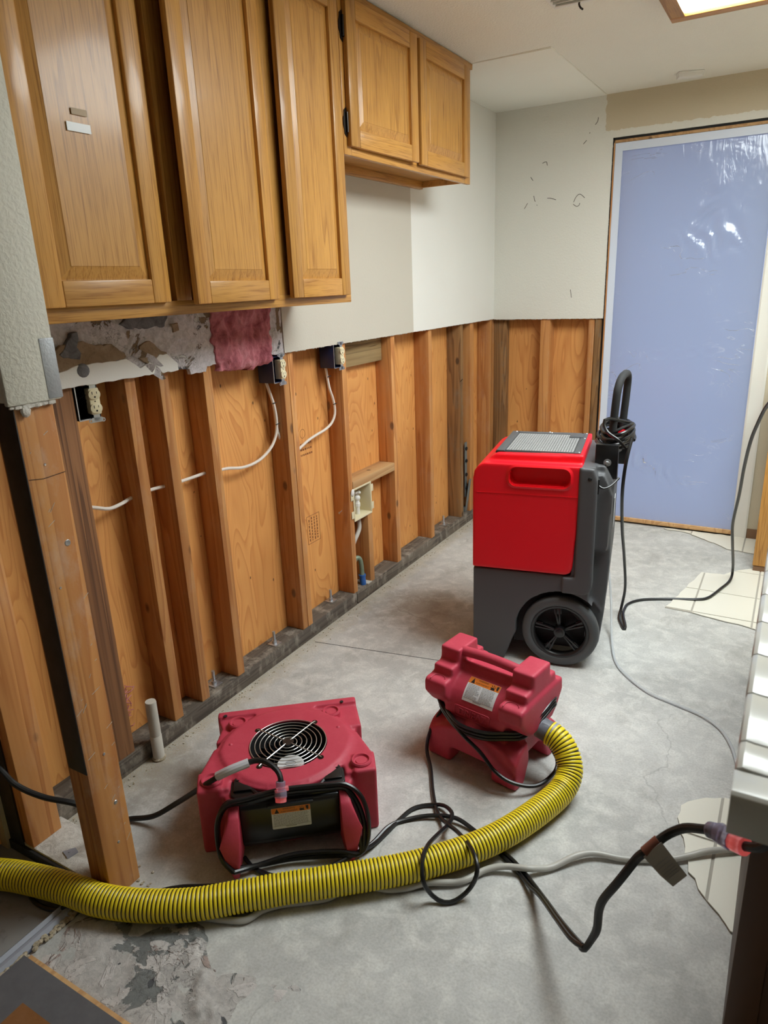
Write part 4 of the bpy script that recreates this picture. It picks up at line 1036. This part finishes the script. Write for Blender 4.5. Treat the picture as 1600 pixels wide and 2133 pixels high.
MB().box(.1385, .1400, .08, .15, .58, .70).build('rating_label', 'label_white', dh)
tag(MB().tube(spline([(1.205, 2.66, .52), (1.084, 3.023, .35), (1.110, 2.989, .25), (1.145, 2.92, .12), (1.181, 2.796, .025), (1.233, 2.62, .007), (1.293, 2.517, .006), (1.401, 2.419, .006), (1.508, 2.38, .006), (1.592, 2.35, .006), (1.659, 2.295, .006), (1.699, 2.215, .006), (1.724, 2.124, .006), (1.75, 2.0, .006), (1.79, 1.85, .006)][1:], .015), .0052, 10).build('drain_tube', 'clear'), 'thin clear drain tube curving from the dehumidifier to the counter', 'tube')

# ---- warning labels
def warning(parent, T, w, h, wrap=None):
    """orange headed label in local XY centred on T"""
    mb = MB(); r = .003
    mb.mat(0).prism(rpoly(-w / 2, w / 2, -h / 2, h / 2, r, 3), 0, .0006, 'Z', T)
    lab = mb.build('warning_label', ['label_white'], parent)
    oh = h * .27
    hd_ = MB().prism(rpoly(-w / 2 + .0004, w / 2 - .0004, h / 2 - oh, h / 2 - .0004, r, 3), .0005, .0009, 'Z', T).build('label_header', 'label_orange', lab)
    return lab, oh
def lettering(lab, T, w, h, oh, cols=1):
    k = MB(); ty = h / 2 - oh / 2; z = .0009
    s_ = min(oh * .40, w * .062)
    # warning triangle
    k.prism([(-w * .42, h / 2 - oh * .92), (-w * .30, h / 2 - oh * .92), (-w * .36, h / 2 - oh * .12)], z, z + .0003, 'Z', T)
    v, f = text('WARNING', s_ * 1.05); k.add(v, f, T @ at(-w * .05, ty + oh * .22, z + .0002))
    v, f = text('AVERTISSEMENT', s_ * .95); k.add(v, f, T @ at(-w * .05, ty - oh * .24, z + .0002))
    # pictograms: spinning blade and a hand by a plug
    for a in range(6): k.add([(0, 0, 0), (oh * .40, oh * .07, 0), (oh * .40, -oh * .07, 0)], [(0, 2, 1)], T @ at(w * .28, ty - oh * .05, z + .0002) @ rotz(a * 1.05 + .3))
    k.prism([(w * .22, h / 2 - oh * .92), (w * .35, h / 2 - oh * .92), (w * .33, h / 2 - oh * .6), (w * .24, h / 2 - oh * .55)], z, z + .0003, 'Z', T)
    k.prism(rpoly(w * .40, w * .45, ty - oh * .32, ty + oh * .34, .0015, 2), z, z + .0003, 'Z', T)
    k.tube([(w * .385, ty + oh * .3, z), (w * .40, ty, z)], .0008, 4, T=T).tube([(w * .38, ty - oh * .1, z), (w * .40, ty, z)], .0008, 4, T=T)
    k.build('label_lettering', 'label_black', lab)
    g = MB(); y = h / 2 - oh - h * .05; n = 11; rnd = random.Random(5)
    for i in range(n):
        yy = y - i * (h * .60 / n)
        for c in range(cols):
            x0 = -w * .45 + c * w * .46; x1 = x0 + w * (.9 / cols - (.03 if cols > 1 else 0))
            x = x0; end = x1 - rnd.random() * w * (.25 if i % 4 == 3 else .04)
            while x < end:
                L = rnd.uniform(.02, .07) * w; g.box(x, min(x + L, end), yy - h * .011, yy + h * .011, .0006, .0008, T); x += L + .012 * w
    if cols > 1: g.box(-.0005, .0005, -h * .36, h / 2 - oh, .0006, .0008, T)
    g.box(-w * .48, w * .48, -h * .372, -h * .362, .0006, .0008, T).box(-w * .15, w * .12, -h * .43, -h * .40, .0006, .0008, T)
    g.build('small_print', 'label_grey', lab)

# ---- air mover
AL = (.63, 1.238, 0); AZ = radians(39)
am = thing('air_mover', 'low maroon air mover with round wire grille lying near the wall', 'fan', AL, AZ)
def vol(f=1.0, off=0):
    P = []
    for k in range(56):
        a = 2 * pi * k / 56; s_ = .5 + .5 * sin(a); s_ = s_ * s_ * (3 - 2 * s_)
        r = (.185 + .024 * min(1, s_ * 1.9)) * f + off
        P.append((r * cos(a) * (1.0 if True else 1), .118 + r * sin(a)))
    return P
so = MB().prism(vol(), .02, .198, 'Z').prism(vol(.93), .1, .206, 'Z')
so.box(-.200, .215, .17, .335, .012, .176).box(-.215, .232, .315, .345, .0, .200).prism([(-.215, .2), (-.20, .27), (-.215, .33), (.232, .33), (.235, .2)], .01, .186, 'Z')
for s_ in (-1, 1):
    so.prism([(s_ * .160, -.03), (s_ * .246, -.035), (s_ * .250, .045), (s_ * .215, .16), (s_ * .160, .12)], .02, .196, 'Z')
    so.prism([(s_ * .185, -.042), (s_ * .248, -.042), (s_ * .252, .042), (s_ * .19, .042)], .0, .205, 'Z')
    so.prism([(s_ * .150, .0), (s_ * .20, .0), (s_ * .165, -.07), (s_ * .140, -.07)], .05, .182, 'Z')
so.box(-.14, .14, -.055, .02, .02, .055)
bake('housing', 'maroon', am, so, .0048, 4, [MB().cyl(.116, .06, .3, 48, at(.006, .124, 0))])
for s_ in (-1, 1):
    lg = [(-.02, .175), (-.085, .182), (-.115, .165), (-.148, .105), (-.152, .0), (-.125, .0), (-.08, .03), (-.02, .05)]
    mb = MB(); P = [(s_ * (.136 + (.01 if p[1] < .02 else 0)), *p) for p in lg]; Q = [(s_ * (.163 + .03 * (1 if .02 < p[1] < .13 else 0)), *p) for p in lg]; n = len(lg)
    mb.add(P + Q, [tuple(range(n)), tuple(range(n, 2 * n))[::-1]] + [(k, n + k, n + (k + 1) % n, (k + 1) % n) for k in range(n)])
    mb.build('cord_bracket', 'maroon', am, bevel=.005)
for (x, y, z) in ((-.210, 0, .203), (.210, 0, .203), (-.148, .272, .195), (.146, .272, .195)):
    MB().lathe([(.031, -.012), (.030, .006), (.027, .010), (.023, .010), (.020, .004), (.017, .003), (.016, .006), (.0, .006)], 28, at(x, y, z)).build('corner_boss', 'maroon', am, ang=30)
for (x, y) in ((-.165, .155), (.16, .175)):
    MB().ball((x, y, .205), .0065, 10, (1, 1, .7)).build('rivet', 'maroon', am)
for (x, y) in ((-.19, .318), (.185, .320)):
    MB().cyl(.006, 0, .0018, 12, at(x, y, .199)).build('hole', 'slot', am)
# inlet: dark bowl, impeller, motor disc, wire grille
MB().lathe([(.1155, .203), (.112, .15), (.108, .08), (.0, .07)], 40, at(.006, .124, 0), cap=False).build('inlet', 'black_matte', am)
im = MB().lathe([(.0, .13), (.03, .13), (.045, .10), (.09, .085), (.09, .08), (0, .08)], 32, at(.006, .124, 0))
for k in range(22): im.box(.075, .100, -.0015, .0015, .085, .165, at(.006, .124, 0) @ rotz(k * 2 * pi / 22) @ at(0, 0, 0))
im.build('impeller', 'black_plastic', am)
ml = MB().lathe([(.0, .003), (.038, .003), (.040, 0)], 30, at(.008, .072, .172)); mo = ml.build('motor_label', 'label_white', am)
MB().tube([(.008 + .016 * cos(a), .072 + .010 * sin(a), .1755) for a in [k * .4 for k in range(17)]], .0008, 4).tube([(-.012, .060, .1755), (.028, .060, .1755)], .0008, 4).tube([(-.004, .076, .1755), (.020, .076, .1755)], .0012, 4).build('label_print', 'label_grey', mo)
gw = MB()
for k in range(7):
    r = .026 + k * .0146; gw.tube([(.006 + r * cos(a), .124 + r * sin(a), .2095) for a in [2 * pi * q / 48 for q in range(49)]], .0013, 6, cap=False)
for k in range(4):
    a = k * pi / 2 + radians(47); gw.tube([(.006 + .012 * cos(a), .124 + .012 * sin(a), .212), (.006 + .115 * cos(a), .124 + .115 * sin(a), .211), (.006 + .126 * cos(a), .124 + .126 * sin(a), .2085)], .0018, 6)
go = gw.build('wire_grille', 'wire', am)
MB().cyl(.017, .2085, .2135, 20, at(.006, .124, 0)).build('grille_badge', 'black_plastic', go)
for k in range(4):
    a = k * pi / 2 + radians(47); MB().cyl(.009, .2045, .2075, 12, at(.006 + .124 * cos(a), .124 + .124 * sin(a), 0)).build('screw', 'bronze', go)
# black front: motor cover with tray
fp_ = MB().prism([(.05, .180), (-.040, .178), (-.062, .176), (-.080, .174), (-.088, .166), (-.094, .06), (-.085, .042), (.05, .035)], -.134, .134, 'X')
mc = fp_.build('motor_cover', 'black_plastic', am, bevel=.004)
MB().prism([(-.158, .04), (-.158, -.05), (-.135, -.075), (.135, -.075), (.158, -.05), (.158, .04), (.10, -.02), (.0, -.045), (-.10, -.02)], .165, .190, 'Z').build('motor_tray', 'black_plastic', am, bevel=.003)
for s_ in (-1, 1):
    tr_ = MB().prism([(s_ * .150, -.045), (s_ * .150, .028), (s_ * .128, .0), (s_ * .105, -.022), (s_ * .098, -.045)], .188, .197, 'Z')
    tr_.build('motor_tray', 'black_plastic', am, bevel=.003)
    MB().tube([(s_ * .118, -.012, .191), (s_ * .085, -.062, .189)], .006, 8).build('rib', 'black_plastic', am)
    MB().lathe([(.004, .0), (.0085, .0), (.0085, .006), (.004, .006)], 14, at(s_ * .138, .002, .193), closed=True).build('screw_boss', 'black_plastic', am)
MB().box(-.060, .064, -.096, -.084, .164, .174).build('cover_lip', 'black_plastic', mc, bevel=.003)
TL = frame((.002, -.0915, .127), (1, 0, 0), (0, .006, .106)) @ at(0, 0, .0006)
lab, oh = warning(am, TL, .106, .066); lettering(lab, TL, .106, .066, oh)
# its cord wrapped round the brackets
def wrap(dz, dd):
    return spline([(-.16, -.145 - dd, .03), (-.19, -.13 - dd, .06 + dz), (-.195, -.09 - dd, .13 + dz), (-.165, -.085 - dd, .185 + dz), (-.11, -.090, .190 + dz), (-.02, -.078, .194 + dz), (.06, -.078, .192 + dz), (.11, -.082, .192 + dz), (.155, -.085, .188 + dz), (.180 + dd, -.10, .16 + dz), (.196 + dd, -.12, .11 + dz), (.192 + dd, -.14, .06), (.178, -.158, .03), (.12, -.145, .022 + dz), (.0, -.128, .018 + dz), (-.10, -.135, .02), (-.16, -.145 - dd, .03)], .012)
mb = MB().tube(wrap(0, 0), .0066, 8).tube(wrap(.014, .012), .0066, 8).tube(wrap(.002, -.012)[:70], .0062, 8)
mb.tube(spline(local([(.582, 1.082, .012), (.628, 1.068, .008), (.69, 1.073, .007), (.75, 1.098, .007), (.80, 1.15, .012), (.845, 1.218, .018)], AL, AZ), .012), .0062, 8)
mb.tube(spline(local([(.835, 1.205, .02), (.863, 1.284, .007), (.875, 1.372, .007), (.911, 1.423, .007), (.969, 1.464, .012), (1.037, 1.482, .016), (1.103, 1.47, .007), (1.173, 1.44, .0065), (1.22, 1.426, .0065), (1.27, 1.397, .0065), (1.308, 1.363, .015), (1.37, 1.282, .06), (1.424, 1.21, .1), (1.464, 1.16, .13), (1.491, 1.127, .152)], AL, AZ), .012), .0062, 8)
mb.tube(spline(local([(1.194, 1.425, .0065), (1.254, 1.392, .0065), (1.300, 1.352, .016), (1.344, 1.305, .046), (1.409, 1.216, .096), (1.462, 1.146, .136), (1.495, 1.122, .155)], AL, AZ), .012), .0056, 8)
mb.build('power_cord', 'cord', am)

# ---- extension cord feeding the air mover
ex = thing('extension_cord', 'heavy black extension cord threaded past the post to the air mover', 'extension cord', (.175, 1.035, 0))
ep = [(-.42, .786, .42), (-.20, .785, .36), (.008, .786, .316), (.06, .80, .263), (.123, .83, .225), (.20, .88, .19), (.215, .93, .10), (.17, 1.0, .02), (.175, 1.035, .011), (.249, 1.063, .03), (.325, 1.091, .085), (.40, 1.09, .15), (.467, 1.085, .21), (.537, 1.114, .262), (.582, 1.161, .275), (.617, 1.172, .275), (.650, 1.172, .262), (.667, 1.164, .25), (.672, 1.158, .240)]
L0 = (.175, 1.035, 0)
MB().tube(spline(local(ep, L0, 0), .012), .0078, 10).build('cord', 'thick_cord', ex)
MB().tube(spline(local([(.502, 1.098, .240), (.537, 1.114, .262), (.572, 1.150, .273)], L0, 0), .01), .0125, 10).build('cord_sleeve', 'sleeve', ex)
MB().tube(local([(.672, 1.158, .243), (.676, 1.150, .222)], L0, 0), .013, 12).tube(local([(.676, 1.150, .224), (.682, 1.142, .206)], L0, 0), .017, 10).build('connector', 'plug', ex, bevel=.001)
MB().tube(local([(.670, 1.140, .226), (.690, 1.165, .224)], L0, 0), .007, 8).tube(local([(.681, 1.143, .207), (.684, 1.138, .196)], L0, 0), .015, 10).build('connector_light', 'plug_lit', ex)

# ---- thick cord hanging from the counter, with tag and lit plug
hx = thing('extension_cord', 'thick black cord hanging from a glowing clear plug under the counter', 'extension cord', (1.492, 1.123, .15))
hl = [(1.488, 1.130, .142), (1.497, 1.122, .152), (1.508, 1.126, .178), (1.519, 1.121, .22), (1.522, 1.113, .28), (1.531, 1.107, .32), (1.552, 1.102, .37), (1.569, 1.102, .41), (1.587, 1.106, .45), (1.600, 1.104, .47), (1.618, 1.119, .49), (1.634, 1.13, .505), (1.660, 1.125, .533), (1.690, 1.109, .556), (1.703, 1.104, .564)]
HL = (1.492, 1.123, .15)
hr = spline(local(hl, HL, 0), .01)
MB().tube(hr, .0086, 10, rad=[min(.0086, .0064 + .0003 * i) for i in range(len(hr))]).build('cord', 'thick_cord', hx)
tg = local([(1.596, 1.104, .462), (1.622, 1.120, .494), (1.672, 1.106, .452), (1.652, 1.094, .428)], HL, 0)
a, b, c, d = (Vector(p) + Vector((.002, -.011, .004)) for p in tg)
mid1 = a.lerp(d, .5) + Vector((.004, -.003, -.004)); mid2 = b.lerp(c, .5) + Vector((.004, -.003, -.002))
off = Vector((.0, .0012, .0))
MB().add([a, b, mid2, mid1, c, d, a + off, b + off, mid2 + off, mid1 + off, c + off, d + off], [(0, 1, 2, 3), (3, 2, 4, 5), (6, 9, 8, 7), (9, 11, 10, 8), (0, 6, 7, 1), (4, 10, 11, 5)]).build('tag', 'tag', hx, smooth=False)
tl = MB()
for k in range(6):
    u = .30 + k * .085; p0 = a.lerp(d, u) if True else a; q0 = b.lerp(c, u); p = p0.lerp(q0, .1); q = p0.lerp(q0, .88); o_ = Vector((.004, -.0042, -.003)) * (1 - abs(u - .5) * 1.6)
    tl.tube([p + o_, q + o_], .0007, 4)
tl.build('tag_print', 'label_grey', hx)
MB().tube(spline(local([(1.755, 1.062, .587), (1.785, 1.04, .62), (1.82, 1.03, .70), (1.84, 1.06, .80), (1.85, 1.10, .884)], HL, 0), .012), .0082, 10).build('outlet_lead', 'thick_cord', hx)
MB().tube(local([(1.598, 1.1035, .467), (1.619, 1.1195, .491)], HL, 0), .0112, 12).build('tag_band', 'tag_red', hx)
MB().tube(local([(1.700, 1.105, .562), (1.716, 1.094, .572)], HL, 0), .015, 12).tube(local([(1.714, 1.094, .572), (1.737, 1.077, .578)], HL, 0), .0185, 10).build('connector', 'plug', hx, bevel=.002)
MB().tube(local([(1.737, 1.077, .578), (1.757, 1.060, .588)], HL, 0), .0165, 10).build('connector_light', 'plug_lit', hx, bevel=.002)

# ---- pump
PL = (1.008, 1.843, 0); PZ = radians(-10)
pu = thing('portable_blower', 'small maroon portable blower with carry handle and grey hose cuff', 'blower', PL, PZ)
pb = MB()
for s_ in (-1, 1):
    a0, a1 = sorted((s_ * .096, s_ * .172))
    pb.box(a0 + (.0 if s_ > 0 else 0), a1, -.054, .062, .20, .366)
    pb.box(a0, a1, -.094, .10, .20, .318)
    prof = [(-.136, .235), (-.136, .275), (-.125, .284), (.13, .284), (.136, .24), (.10, .19), (.07, .165), (-.07, .165), (-.10, .19)]
    pb.prism(prof, a0 - (.008 if s_ < 0 else 0), a1 + (.008 if s_ > 0 else 0), 'X')
    # flared legs
    for q in (-1, 1):
        l0, l1 = sorted((s_ * .078, s_ * .166))
        pb.prism([(q * .132, .0), (q * .142, .012), (q * .140, .095), (q * .112, .125), (q * .06, .14), (q * .05, .07), (q * .075, .012), (q * .08, .0)], l0, l1, 'X')
    pb.box(s_ * .02 if s_ > 0 else -.150, .150 if s_ > 0 else -.02, -.078, .078, .075, .20)
# barrel
pb.prism([(.122 * cos(radians(a)), .190 + .112 * sin(radians(a))) for a in range(0, 360, 12)], -.11, .11, 'X')
# front and rear saddle panels with a knob
for q in (-1, 1):
    pb.prism([(-.155, .06), (-.155, .102), (-.120, .125), (-.05, .145), (.05, .145), (.120, .125), (.160, .102), (.160, .06), (.09, .055), (-.09, .055)], *(sorted((q * .138, q * .06))), 'Y')
    pb.ball((.0, q * .108, .136), .047, 18, (1, .85, 1))
pb.tube([(-.11, -.022, .300), (.11, -.022, .300)], .020, 14)
bake('body', 'maroon', pu, pb, .0042, 24)
MB().tube(spline([(-.105, -.020, .350), (-.06, -.020, .354), (0, -.020, .356), (.06, -.020, .354), (.105, -.020, .350)], .02), .0165, 16).build('carry_handle', 'maroon', pu)
for s_ in (-1, 1):
    MB().tube([(s_ * .134 + .022 * cos(a), -.112 + .013 * sin(a), .2862) for a in [pi * k / 10 for k in range(11)]], .0016, 6).tube([(s_ * .134 - .022, -.112, .286), (s_ * .134 - .022, -.130, .284)], .0016, 6).build('foot_socket', 'maroon', pu)
# label and embossed name on the barrel front
def on_barrel(ang, a=.008, lift=.0015):
    ca, sa = cos(radians(ang)), sin(radians(ang)); R_ = .1205
    return frame((a, -R_ * ca - lift * ca, .190 + (R_ - .009) * sa + lift * sa), (1, 0, 0), (0, sa, ca))
def bend(lab_list, a):
    """wrap flat label meshes (local x, y on the tangent) round the barrel"""
    for o in lab_list:
        for v in o.data.vertices:
            x, y, z = v.co; th = y / .118 + radians(a); r = .1222 + z
            v.co = (x + .008, -r * cos(th), .190 + (r - .010) * sin(th))
lab, oh = warning(pu, Matrix.Identity(4), .112, .082)
# finer mesh so that it can follow the curve
def fine_label(w, h, y0, y1, z, mat, name, par):
    vs = []; fs = []; n = 14
    for j in range(n + 1):
        y = y0 + (y1 - y0) * j / n
        vs += [(-w / 2, y, z), (w / 2, y, z)]
    for j in range(n): fs.append((2 * j, 2 * j + 1, 2 * j + 3, 2 * j + 2))
    return MB().add(vs, fs).build(name, mat, par)
for ch in list(lab.children): bpy.data.objects.remove(ch)
bpy.data.objects.remove(lab)
lab = fine_label(.112, .082, -.041, .041, .0008, 'label_white', 'warning_label', pu)
hd2 = fine_label(.1112, .02, .041 - oh, .0405, .0012, 'label_orange', 'label_header', lab)
lettering(lab, at(0, 0, .0006), .112, .082, oh, cols=2)
bend([lab] + list(lab.children), 44)
em = MB(); v, f = text('DRIEAZ', .030, .0018); em.add(v, f, on_barrel(4, -.002, .0022))
em.tube([p for p in [tuple(on_barrel(4, -.002, .0022) @ Vector((x, y, 0))) for x, y in rpoly(-.066, .062, -.019, .019, .006, 3) + [rpoly(-.066, .062, -.019, .019, .006, 3)[0]]]], .0013, 6)
em.build('embossed_name', 'maroon', pu)
# cuff
pc_ = MB().lathe([(.030, -.03), (.030, .02), (.034, .022), (.034, .060), (.0375, .062), (.0375, .074), (.0340, .074), (.0340, .03), (.02, .02)], 32, frame((.148, .0, .168), (0, 1, -.0), (.20, 0, 1)))
pc_.build('hose_cuff', 'cuff', pu)
# cord round the waist, over the front and off across the floor in loops
wz = [(-.165, -.05, .19), (-.150, -.085, .175), (-.10, -.118, .165), (-.03, -.148, .158), (.05, -.142, .160), (.11, -.115, .168), (.158, -.085, .178), (.174, -.02, .20), (.178, .05, .215), (.16, .10, .21), (.0, .135, .18), (-.13, .11, .18), (-.172, .04, .19), (-.165, -.05, .19)]
pm = MB()
for dz, dr in ((0, 0), (.012, .004), (-.010, .007)):
    pm.tube(spline([(x * (1 + dr), y * (1 + dr), z + dz) for x, y, z in wz], .012), .0058, 8)
pm.tube(spline([(-.172, .0, .215), (-.172, -.06, .215), (-.145, -.10, .19), (-.085, -.128, .165), (-.02, -.155, .145), (.05, -.158, .11), (.11, -.165, .07), (.165, -.15, .045), (.215, -.10, .028), (.235, -.03, .035), (.225, .02, .045), (.195, .045, .06), (.165, .055, .08)], .012), .0060, 8)
ll = [(.850, 1.80, .15), (.832, 1.735, .09), (.828, 1.712, .03), (.868, 1.658, .007), (.924, 1.561, .007), (.972, 1.49, .009), (1.013, 1.452, .02), (1.084, 1.395, .055), (1.16, 1.318, .09), (1.189, 1.277, .075), (1.177, 1.261, .03), (1.152, 1.229, .008), (1.127, 1.21, .007), (1.097, 1.204, .02), (1.077, 1.195, .065), (1.058, 1.229, .09), (1.048, 1.278, .092), (1.038, 1.354, .06), (1.033, 1.442, .026), (1.024, 1.485, .024), (.985, 1.513, .016), (.94, 1.505, .007), (.903, 1.468, .007), (.888, 1.405, .007), (.876, 1.315, .007), (.868, 1.262, .018), (.848, 1.218, .03)]
pm.tube(spline(local(ll, PL, PZ), .012), .0060, 8)
pm.build('power_cord', 'cord', pu)

# ---- yellow hose
hp = [(1.208, 1.806, .157), (1.232, 1.801, .150), (1.258, 1.792, .133), (1.280, 1.775, .105), (1.292, 1.744, .074), (1.283, 1.690, .050), (1.248, 1.588, .044), (1.200, 1.477, .044), (1.150, 1.392, .044), (1.087, 1.312, .044), (1.003, 1.224, .044), (.868, 1.110, .044), (.772, 1.033, .044), (.680, .954, .044), (.588, .880, .042), (.479, .820, .041), (.372, .781, .041), (.275, .766, .041), (.162, .742, .041), (.059, .712, .038), (-.094, .640, .036), (-.32, .50, .034), (-.6, .30, .034)]
sp = spline(hp, .01)
acc = [0.0]
for p, q in zip(sp, sp[1:]): acc.append(acc[-1] + (q - p).length)
pitch = .0104; per = 7; N = int(acc[-1] / pitch * per)
pts = []; rad = []; ribv = []; j = 0
for k in range(N + 1):
    s_ = acc[-1] * k / N
    while j < len(acc) - 2 and acc[j + 1] < s_: j += 1
    t_ = (s_ - acc[j]) / (acc[j + 1] - acc[j]); pts.append(sp[j].lerp(sp[j + 1], t_))
    ph = (k % per) / per
    r_ = .5 - .5 * cos(2 * pi * ph); rad.append(.0360 + .0030 * min(1, r_ * 1.8)); ribv.append(r_)
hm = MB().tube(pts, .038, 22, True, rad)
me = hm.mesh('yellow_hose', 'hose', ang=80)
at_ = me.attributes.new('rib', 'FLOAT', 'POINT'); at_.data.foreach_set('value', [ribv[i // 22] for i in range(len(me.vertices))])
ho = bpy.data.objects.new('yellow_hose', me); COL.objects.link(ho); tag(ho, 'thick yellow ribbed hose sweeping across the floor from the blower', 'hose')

# ---- milky tube across the floor
mk = [(1.80, 1.78, .012), (1.769, 1.736, .014), (1.693, 1.683, .02), (1.64, 1.64, .014), (1.585, 1.603, .010), (1.495, 1.559, .010), (1.424, 1.536, .016), (1.382, 1.501, .019), (1.334, 1.442, .010), (1.30, 1.41, .018), (1.284, 1.397, .022), (1.224, 1.378, .018), (1.181, 1.348, .012), (1.14, 1.286, .010), (1.066, 1.239, .014), (1.027, 1.204, .010), (.984, 1.176, .009), (.935, 1.158, .011), (.884, 1.118, .011), (.86, 1.080, .009), (.81, 1.040, .009), (.765, 1.005, .011), (.733, .970, .009), (.716, .930, .009), (.667, .905, .009), (.617, .885, .010), (.582, .862, .009), (.54, .835, .009)]
tag(MB().tube(spline(mk, .01), .0085, 12).build('vinyl_tube', 'milky'), 'milky vinyl tube snaking beside the yellow hose', 'tube')
cable('loose_cord', 'short black cord loop showing behind the yellow hose by the post', 'cord', [[(.60, .99, .007), (.545, .958, .007), (.50, .932, .007), (.462, .90, .007), (.44, .868, .0065), (.45, .84, .0065)]], .0062, 'cord')
cable('loose_cord', 'black cord peeking from under the yellow hose at the left edge', 'cord', [[(.13, .735, .003), (.16, .722, .001), (.20, .716, .001), (.25, .725, .001), (.285, .745, .014)]], .0062, 'cord')

# ---- taped board at the bottom left corner
bd = thing('threshold_board', 'grey duct-taped wooden board in the near left floor corner', 'board', (.325, .612, 0))
MB().box(0, .60, -.62, 0, .0004, .012).build('board', 'fir_y', bd, bevel=.001)
MB().box(-.012, .585, -.085, -.010, .0122, .0134).box(-.012, .095, -.62, -.085, .0122, .0134).build('duct_tape', 'duct', bd)['label'] = 'wrinkled grey duct tape'
wr_ = MB()
for k in range(7):
    y = -.15 - .03 * k + random.uniform(-.01, .01); wr_.tube(spline([(-.008, y, .0135), (.03, y + .014, .016), (.07, y + .004 + random.uniform(-.01, .02), .0135)], .008), .003, 6)
wr_.build('tape_wrinkle', 'duct', bd)
MB().box(.095, .60, -.62, -.085, .0122, .0150).build('bare_patch', 'rust_board', bd)['label'] = 'rust-brown uncovered board'

# ---- tiled counter on a dark cabinet
ct = thing('tiled_counter', 'white tiled countertop edge at the right', 'countertop', (1.727, .716, .94))
LY, LX = 2.1, .66
MB().box(.010, LX, .012, LY, -.050, -.006).build('grout', 'grout', ct)
def cap(y0, y1, w=.052):
    P = [(0, -.054), (0, -.010), (.002, -.003), (.008, 0), (.018, -.0015), (w, -.0035), (w, -.012), (.010, -.012), (.010, -.054)]
    return MB().prism(P, y0 + .0018, y1 - .0018, 'Y')
ys = [.053, .112, .232, .352, .472, .592, .712, .832, .952, 1.072, 1.192, 1.312, 1.432]
for a_, b_ in zip(ys, ys[1:]): cap(a_, b_).build('edge_tile', 'counter_tile', ct, bevel=.0008)
# end row facing the camera
xs_ = [.0, .12, .24, .36, .48, .60]
for a_, b_ in zip(xs_, xs_[1:]):
    P = [(.0105, -.054), (.0105, -.010), (.0125, -.003), (.0185, -.0005)]
    Q = [(-.0005, -.054), (-.0005, -.010), (.0015, -.003), (.0075, 0), (.0175, -.0012), (.052, -.0035), (.052, -.012), (.0105, -.012), (.0105, -.054)]
    x0 = a_ + (.0018 if a_ else .0)
    MB().prism(Q, x0, b_ - .0018, 'X').build('edge_tile', 'counter_tile', ct, bevel=.0008)
for i in range(5):
    for j in range(11):
        x0 = .054 + i * .12; y0 = .054 + j * .12
        MB().box(x0 + .0018, x0 + .1182, y0 + .0018, y0 + .1182, -.012, -.0035).build('tile', 'counter_tile', ct, bevel=.0008)
bc = thing('base_cabinet', 'dark brown wooden base cabinet end under the tiled counter', 'cabinet', (1.767, 1.15, 0))
MB().box(0, .60, .02, 1.6, .0, .884).build('body', 'dark_wood', bc, bevel=.002)
MB().box(.0, .055, .0, .0195, .0, .884).box(.545, .60, .0, .0195, .0, .884).box(.055, .545, .0, .0195, .80, .884).box(.055, .545, .0, .0195, .0, .10).build('end_frame', 'dark_wood', bc, bevel=.002)
MB().box(.056, .544, .008, .0195, .101, .799).build('end_panel', 'dark_wood', bc)
# ---- oak base cabinet by the back wall
oc = thing('oak_base_cabinet', 'oak framed base cabinet with open white interior by the doorway', 'cabinet', (1.663, 3.83, 0))
MB().box(.0, .018, .02, .50, .02, .88).box(.882, .90, .02, .50, .02, .88).box(.018, .882, .02, .50, .05, .066).box(.018, .882, .488, .50, .066, .88).build('carcass', 'cab_inside', oc)
box('stile', 'oak', oc, (0, .062, 0, .0195, .036, .88), .002); box('stile', 'oak', oc, (.84, .90, 0, .0195, .036, .88), .002)
box('rail', 'oak_x', oc, (.062, .84, .0005, .0195, .036, .098), .002); box('rail', 'oak_x', oc, (.062, .84, .0005, .0195, .82, .88), .002)
box('toe_kick', 'brown_base', oc, (.004, .90, .004, .03, .0, .034), .001)
box('worktop', 'counter_tile', oc, (-.02, .93, -.02, .512, .881, .92), .004)
hg = MB().box(.062, .068, -.004, .004, .11, .16).cyl(.004, -.02, .02, 8, at(.066, -.006, .135)); hg.build('hinge', 'steel', oc)
